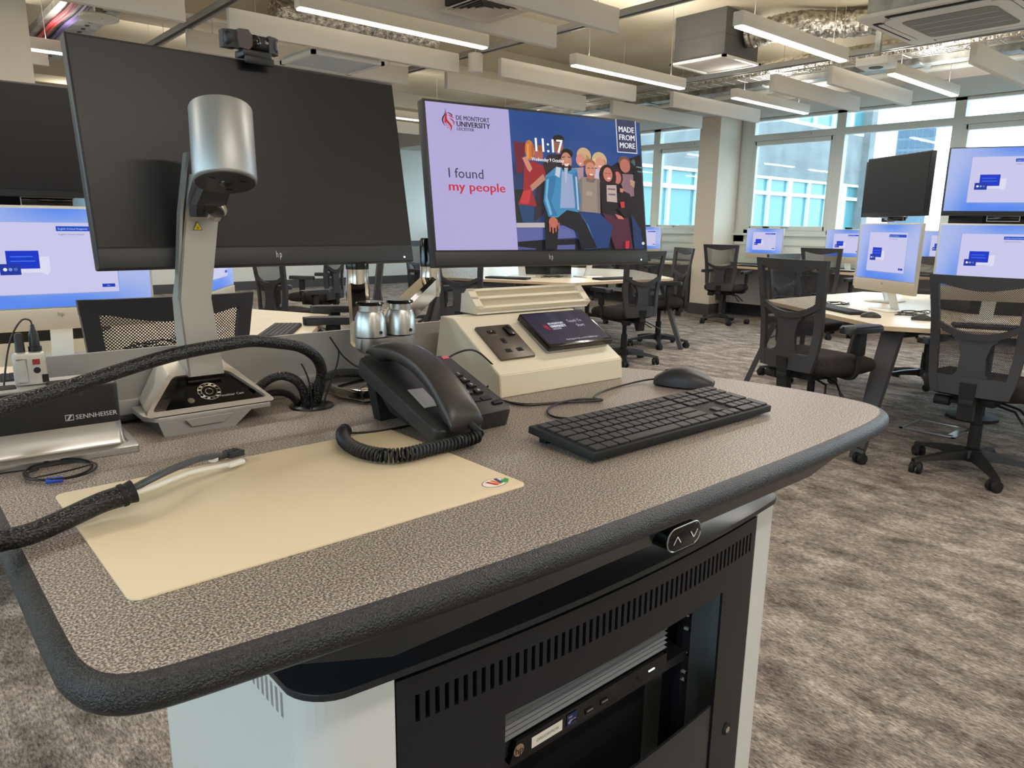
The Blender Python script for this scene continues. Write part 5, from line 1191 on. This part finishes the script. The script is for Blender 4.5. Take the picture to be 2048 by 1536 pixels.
e1 = P[-1]; d = (P[-1]-P[-4]).normalized(); b = B(); cyl(b, tuple(e1-d*.010), tuple(e1-d*.006), .0122, n=14); cyl(b, tuple(e1-d*.006), tuple(e1+d*.003), .0105, .0125, 14); mk('end_tie', b, 'matt_black', t)
b = B(); tube(b, spline([Vector(q)-org for q in ((.172, .794, .966), (.198, .806, .970), (.233, .836, .968), (.270, .868, .963), (.297, .889, .956), (.306, .894, .953))], 7), .0040, 10); mk('grey_lead', b, 'cable_grey', t)
b = B(); tube(b, spline([Vector(q)-org for q in ((.172, .792, .962), (.208, .803, .964), (.248, .833, .960), (.289, .855, .953), (.300, .860, .951))], 7), .0030, 10); wl = mk('white_lead', b, 'cable_white', t)
d1 = Vector((.022, .009, -.002)).normalized(); q0 = Vector((.306, .894, .953))-org; Mq = Matrix.Translation(q0) @ d1.to_track_quat('X', 'Z').to_matrix().to_4x4()
b = B(); box(b, (-.014, 0, 0), (.010, .0105, .0105), Mq, bev=.003); mk('white_collar', b, 'cable_white', t)
b = B(); cyl(b, tuple(Mq @ Vector((-.008, 0, 0))), tuple(Mq @ Vector((.006, 0, 0))), .0047, .004, 10); box(b, (.018, 0, 0), (.024, .015, .0085), Mq, bev=.0015)
for i in range(3): box(b, (.010+.006*i, 0, .0045), (.0022, .012, .0015), Mq)
pl = mk('hdmi_plug', b, mat('plug_grey', (44, 48, 52), .5), t); b = B(); box(b, (.033, 0, 0), (.007, .0115, .0042), Mq); mk('plug_tip', b, 'silver', pl, smooth=0)
d1 = Vector((.022, .0095, -.001)).normalized(); q0 = Vector((.300, .860, .9505))-org; Mq = Matrix.Translation(q0) @ d1.to_track_quat('X', 'Z').to_matrix().to_4x4()
b = B(); box(b, (.012, 0, 0), (.026, .0095, .0062), Mq, bev=.0022); pl = mk('usb_c_plug', b, 'white_plastic', t); b = B(); box(b, (.0275, 0, 0), (.005, .0075, .0024), Mq, bev=.001); mk('plug_tip', b, 'silver', pl)
cable('sleeved_cable', [(.520, 1.103, .9450), (.513, 1.10, .972), (.501, 1.10, .990), (.484, 1.11, .998), (.467, 1.12, .993), (.452, 1.13, .979), (.445, 1.145, .968), (.455, 1.17, .955), (.47, 1.183, .950)], .0075, 'braid', 'braided cable bending left out of the desk grommet behind the document camera', 12)
cable('sleeved_cable', [(.527, 1.122, .9450), (.532, 1.118, .965), (.554, 1.125, .977), (.597, 1.15, .980), (.641, 1.165, .974), (.700, 1.17, .962), (.76, 1.172, .952), (.80, 1.172, .950)], .0078, 'braid', 'braided cable running right from the grommet behind the telephone', 12)
cable('sleeved_cable', [(.514, 1.117, .9450), (.506, 1.135, .958), (.490, 1.15, .962), (.47, 1.16, .958), (.44, 1.172, .951), (.25, 1.178, .9475), (.2, 1.175, .9475)], .006, 'cable_black', 'smooth black cable lying along the grey screen behind the document camera', 10)
for pts, lb in (([(.546, 1.094, .9450), (.552, 1.092, .965), (.569, 1.09, 1.004), (.575, 1.09, 1.029), (.568, 1.088, 1.042), (.559, 1.085, 1.054)], 'thin black cable tie tail pointing up right of the grommet'), ([(.660, 1.145, .984), (.622, 1.118, .996), (.591, 1.10, 1.017), (.574, 1.088, 1.033), (.557, 1.084, 1.057)], 'thin black cable tie slanting up from the right hand cable'), ([(.526, 1.095, .9450), (.520, 1.09, .985), (.512, 1.088, 1.008), (.507, 1.088, 1.018)], 'short black cable tie tail left of the sleeve')):
    cable('cable_tie', pts, .0014, 'matt_black', lb, 6, cat='cable tie')
t = thing('coiled_lead', 'thin black microphone lead coiled in front of the charging dock with blue tape', 'cable', (.146, .99, DZ))
b = B(); rng = random.Random(3); pts = [(.03, 1.02, .9415), (.06, 1.028, .942)]
for k_ in range(4):
    ro = .036+.002*k_
    for i in range(18):
        a = 2*PI*i/18+2.2; sx = 1.0-.06*k_; pts.append((.146+ro*sx*math.cos(a)+.003*math.sin(k_*2), .987+ro*.98*math.sin(a), .9424+.0012*k_+(.010 if k_ == 0 and 3 < i < 13 else 0)*math.sin(PI*(i-3)/10)))
tube(b, spline([Vector(q)-Vector((.146, .99, DZ)) for q in pts], 3), .0011, 6); mk('lead', b, 'cable_black', t)
b = B(); tube(b, [(-.020, -.036, .0040), (-.012, -.040, .0042), (-.004, -.0415, .0042)], .0034, 8); mk('tape', b, 'blue_tape', t)

# ---- floor box and cables on the right table
t = thing('floor_box', 'square metal framed floor box set in the carpet under the right table', 'floor box', (5.02, 1.60, .0))
b = B()
for s in (-1, 1): box(b, (s*.15, 0, .004), (.02, .32, .007)); box(b, (0, s*.15, .004), (.32, .02, .007))
mk('frame', b, 'silver', t, smooth=0)
b = B(); box(b, (0, 0, .002), (.28, .28, .003)); mk('lid', b, 'carpet', t, smooth=0)
b = B(); box(b, (-.02, -.13, .006), (.16, .05, .004)); mk('cable_flap', b, 'silver', t, smooth=0)
for i, (x, y, rz, lb) in enumerate(((4.48, 1.86, .6, 'black mouse at the left end of the right table'), (4.60, 1.62, .4, 'black mouse beside the tangled leads on the right table'), (1.0, 2.9, .2, 'black mouse on the left table near the keyboard'))):
    t = thing('mouse', lb, 'mouse', (x, y, .7300), rz, 'table mice')
    b = B(); rg = []
    for j in range(9):
        s = j/8; w = .03*(math.sin(PI*(.08+.84*s))**.5); h = .034*(math.sin(PI*(.08+.80*s))**.7)
        rg.append([(w*math.cos(a), -.055+.11*s, max(.001, h*math.sin(a))) for a in [PI-PI*q/10 for q in range(11)]])
    loft(b, rg); mk('body', b, 'phone_black', t, smooth=60)
rng = random.Random(11)
for i, (x, y, lb) in enumerate(((4.86, 1.76, 'tangled black leads on the right table below the turned computer'), (5.0, 2.32, 'looped black leads at the back of the right table'), (5.2, 5.3, 'tangled black leads on the middle table'), (.9, 3.2, 'tangled black leads on the left table behind the mesh chair'), (9.2, 5.0, 'loose leads on the window desk between the computers'))):
    t = thing('tangled_leads', lb, 'cable', (x, y, .7300)); b = B(); pts = []; a = 0
    for j in range(30):
        a += rng.uniform(.3, 1.0); pts.append((rng.uniform(.05, .15)*math.cos(a)+.004*j-.06, rng.uniform(.04, .10)*math.sin(a), .004+.012*rng.random()))
    tube(b, spline(pts, 4), .003, 5); mk('leads', b, 'cable_black', t)
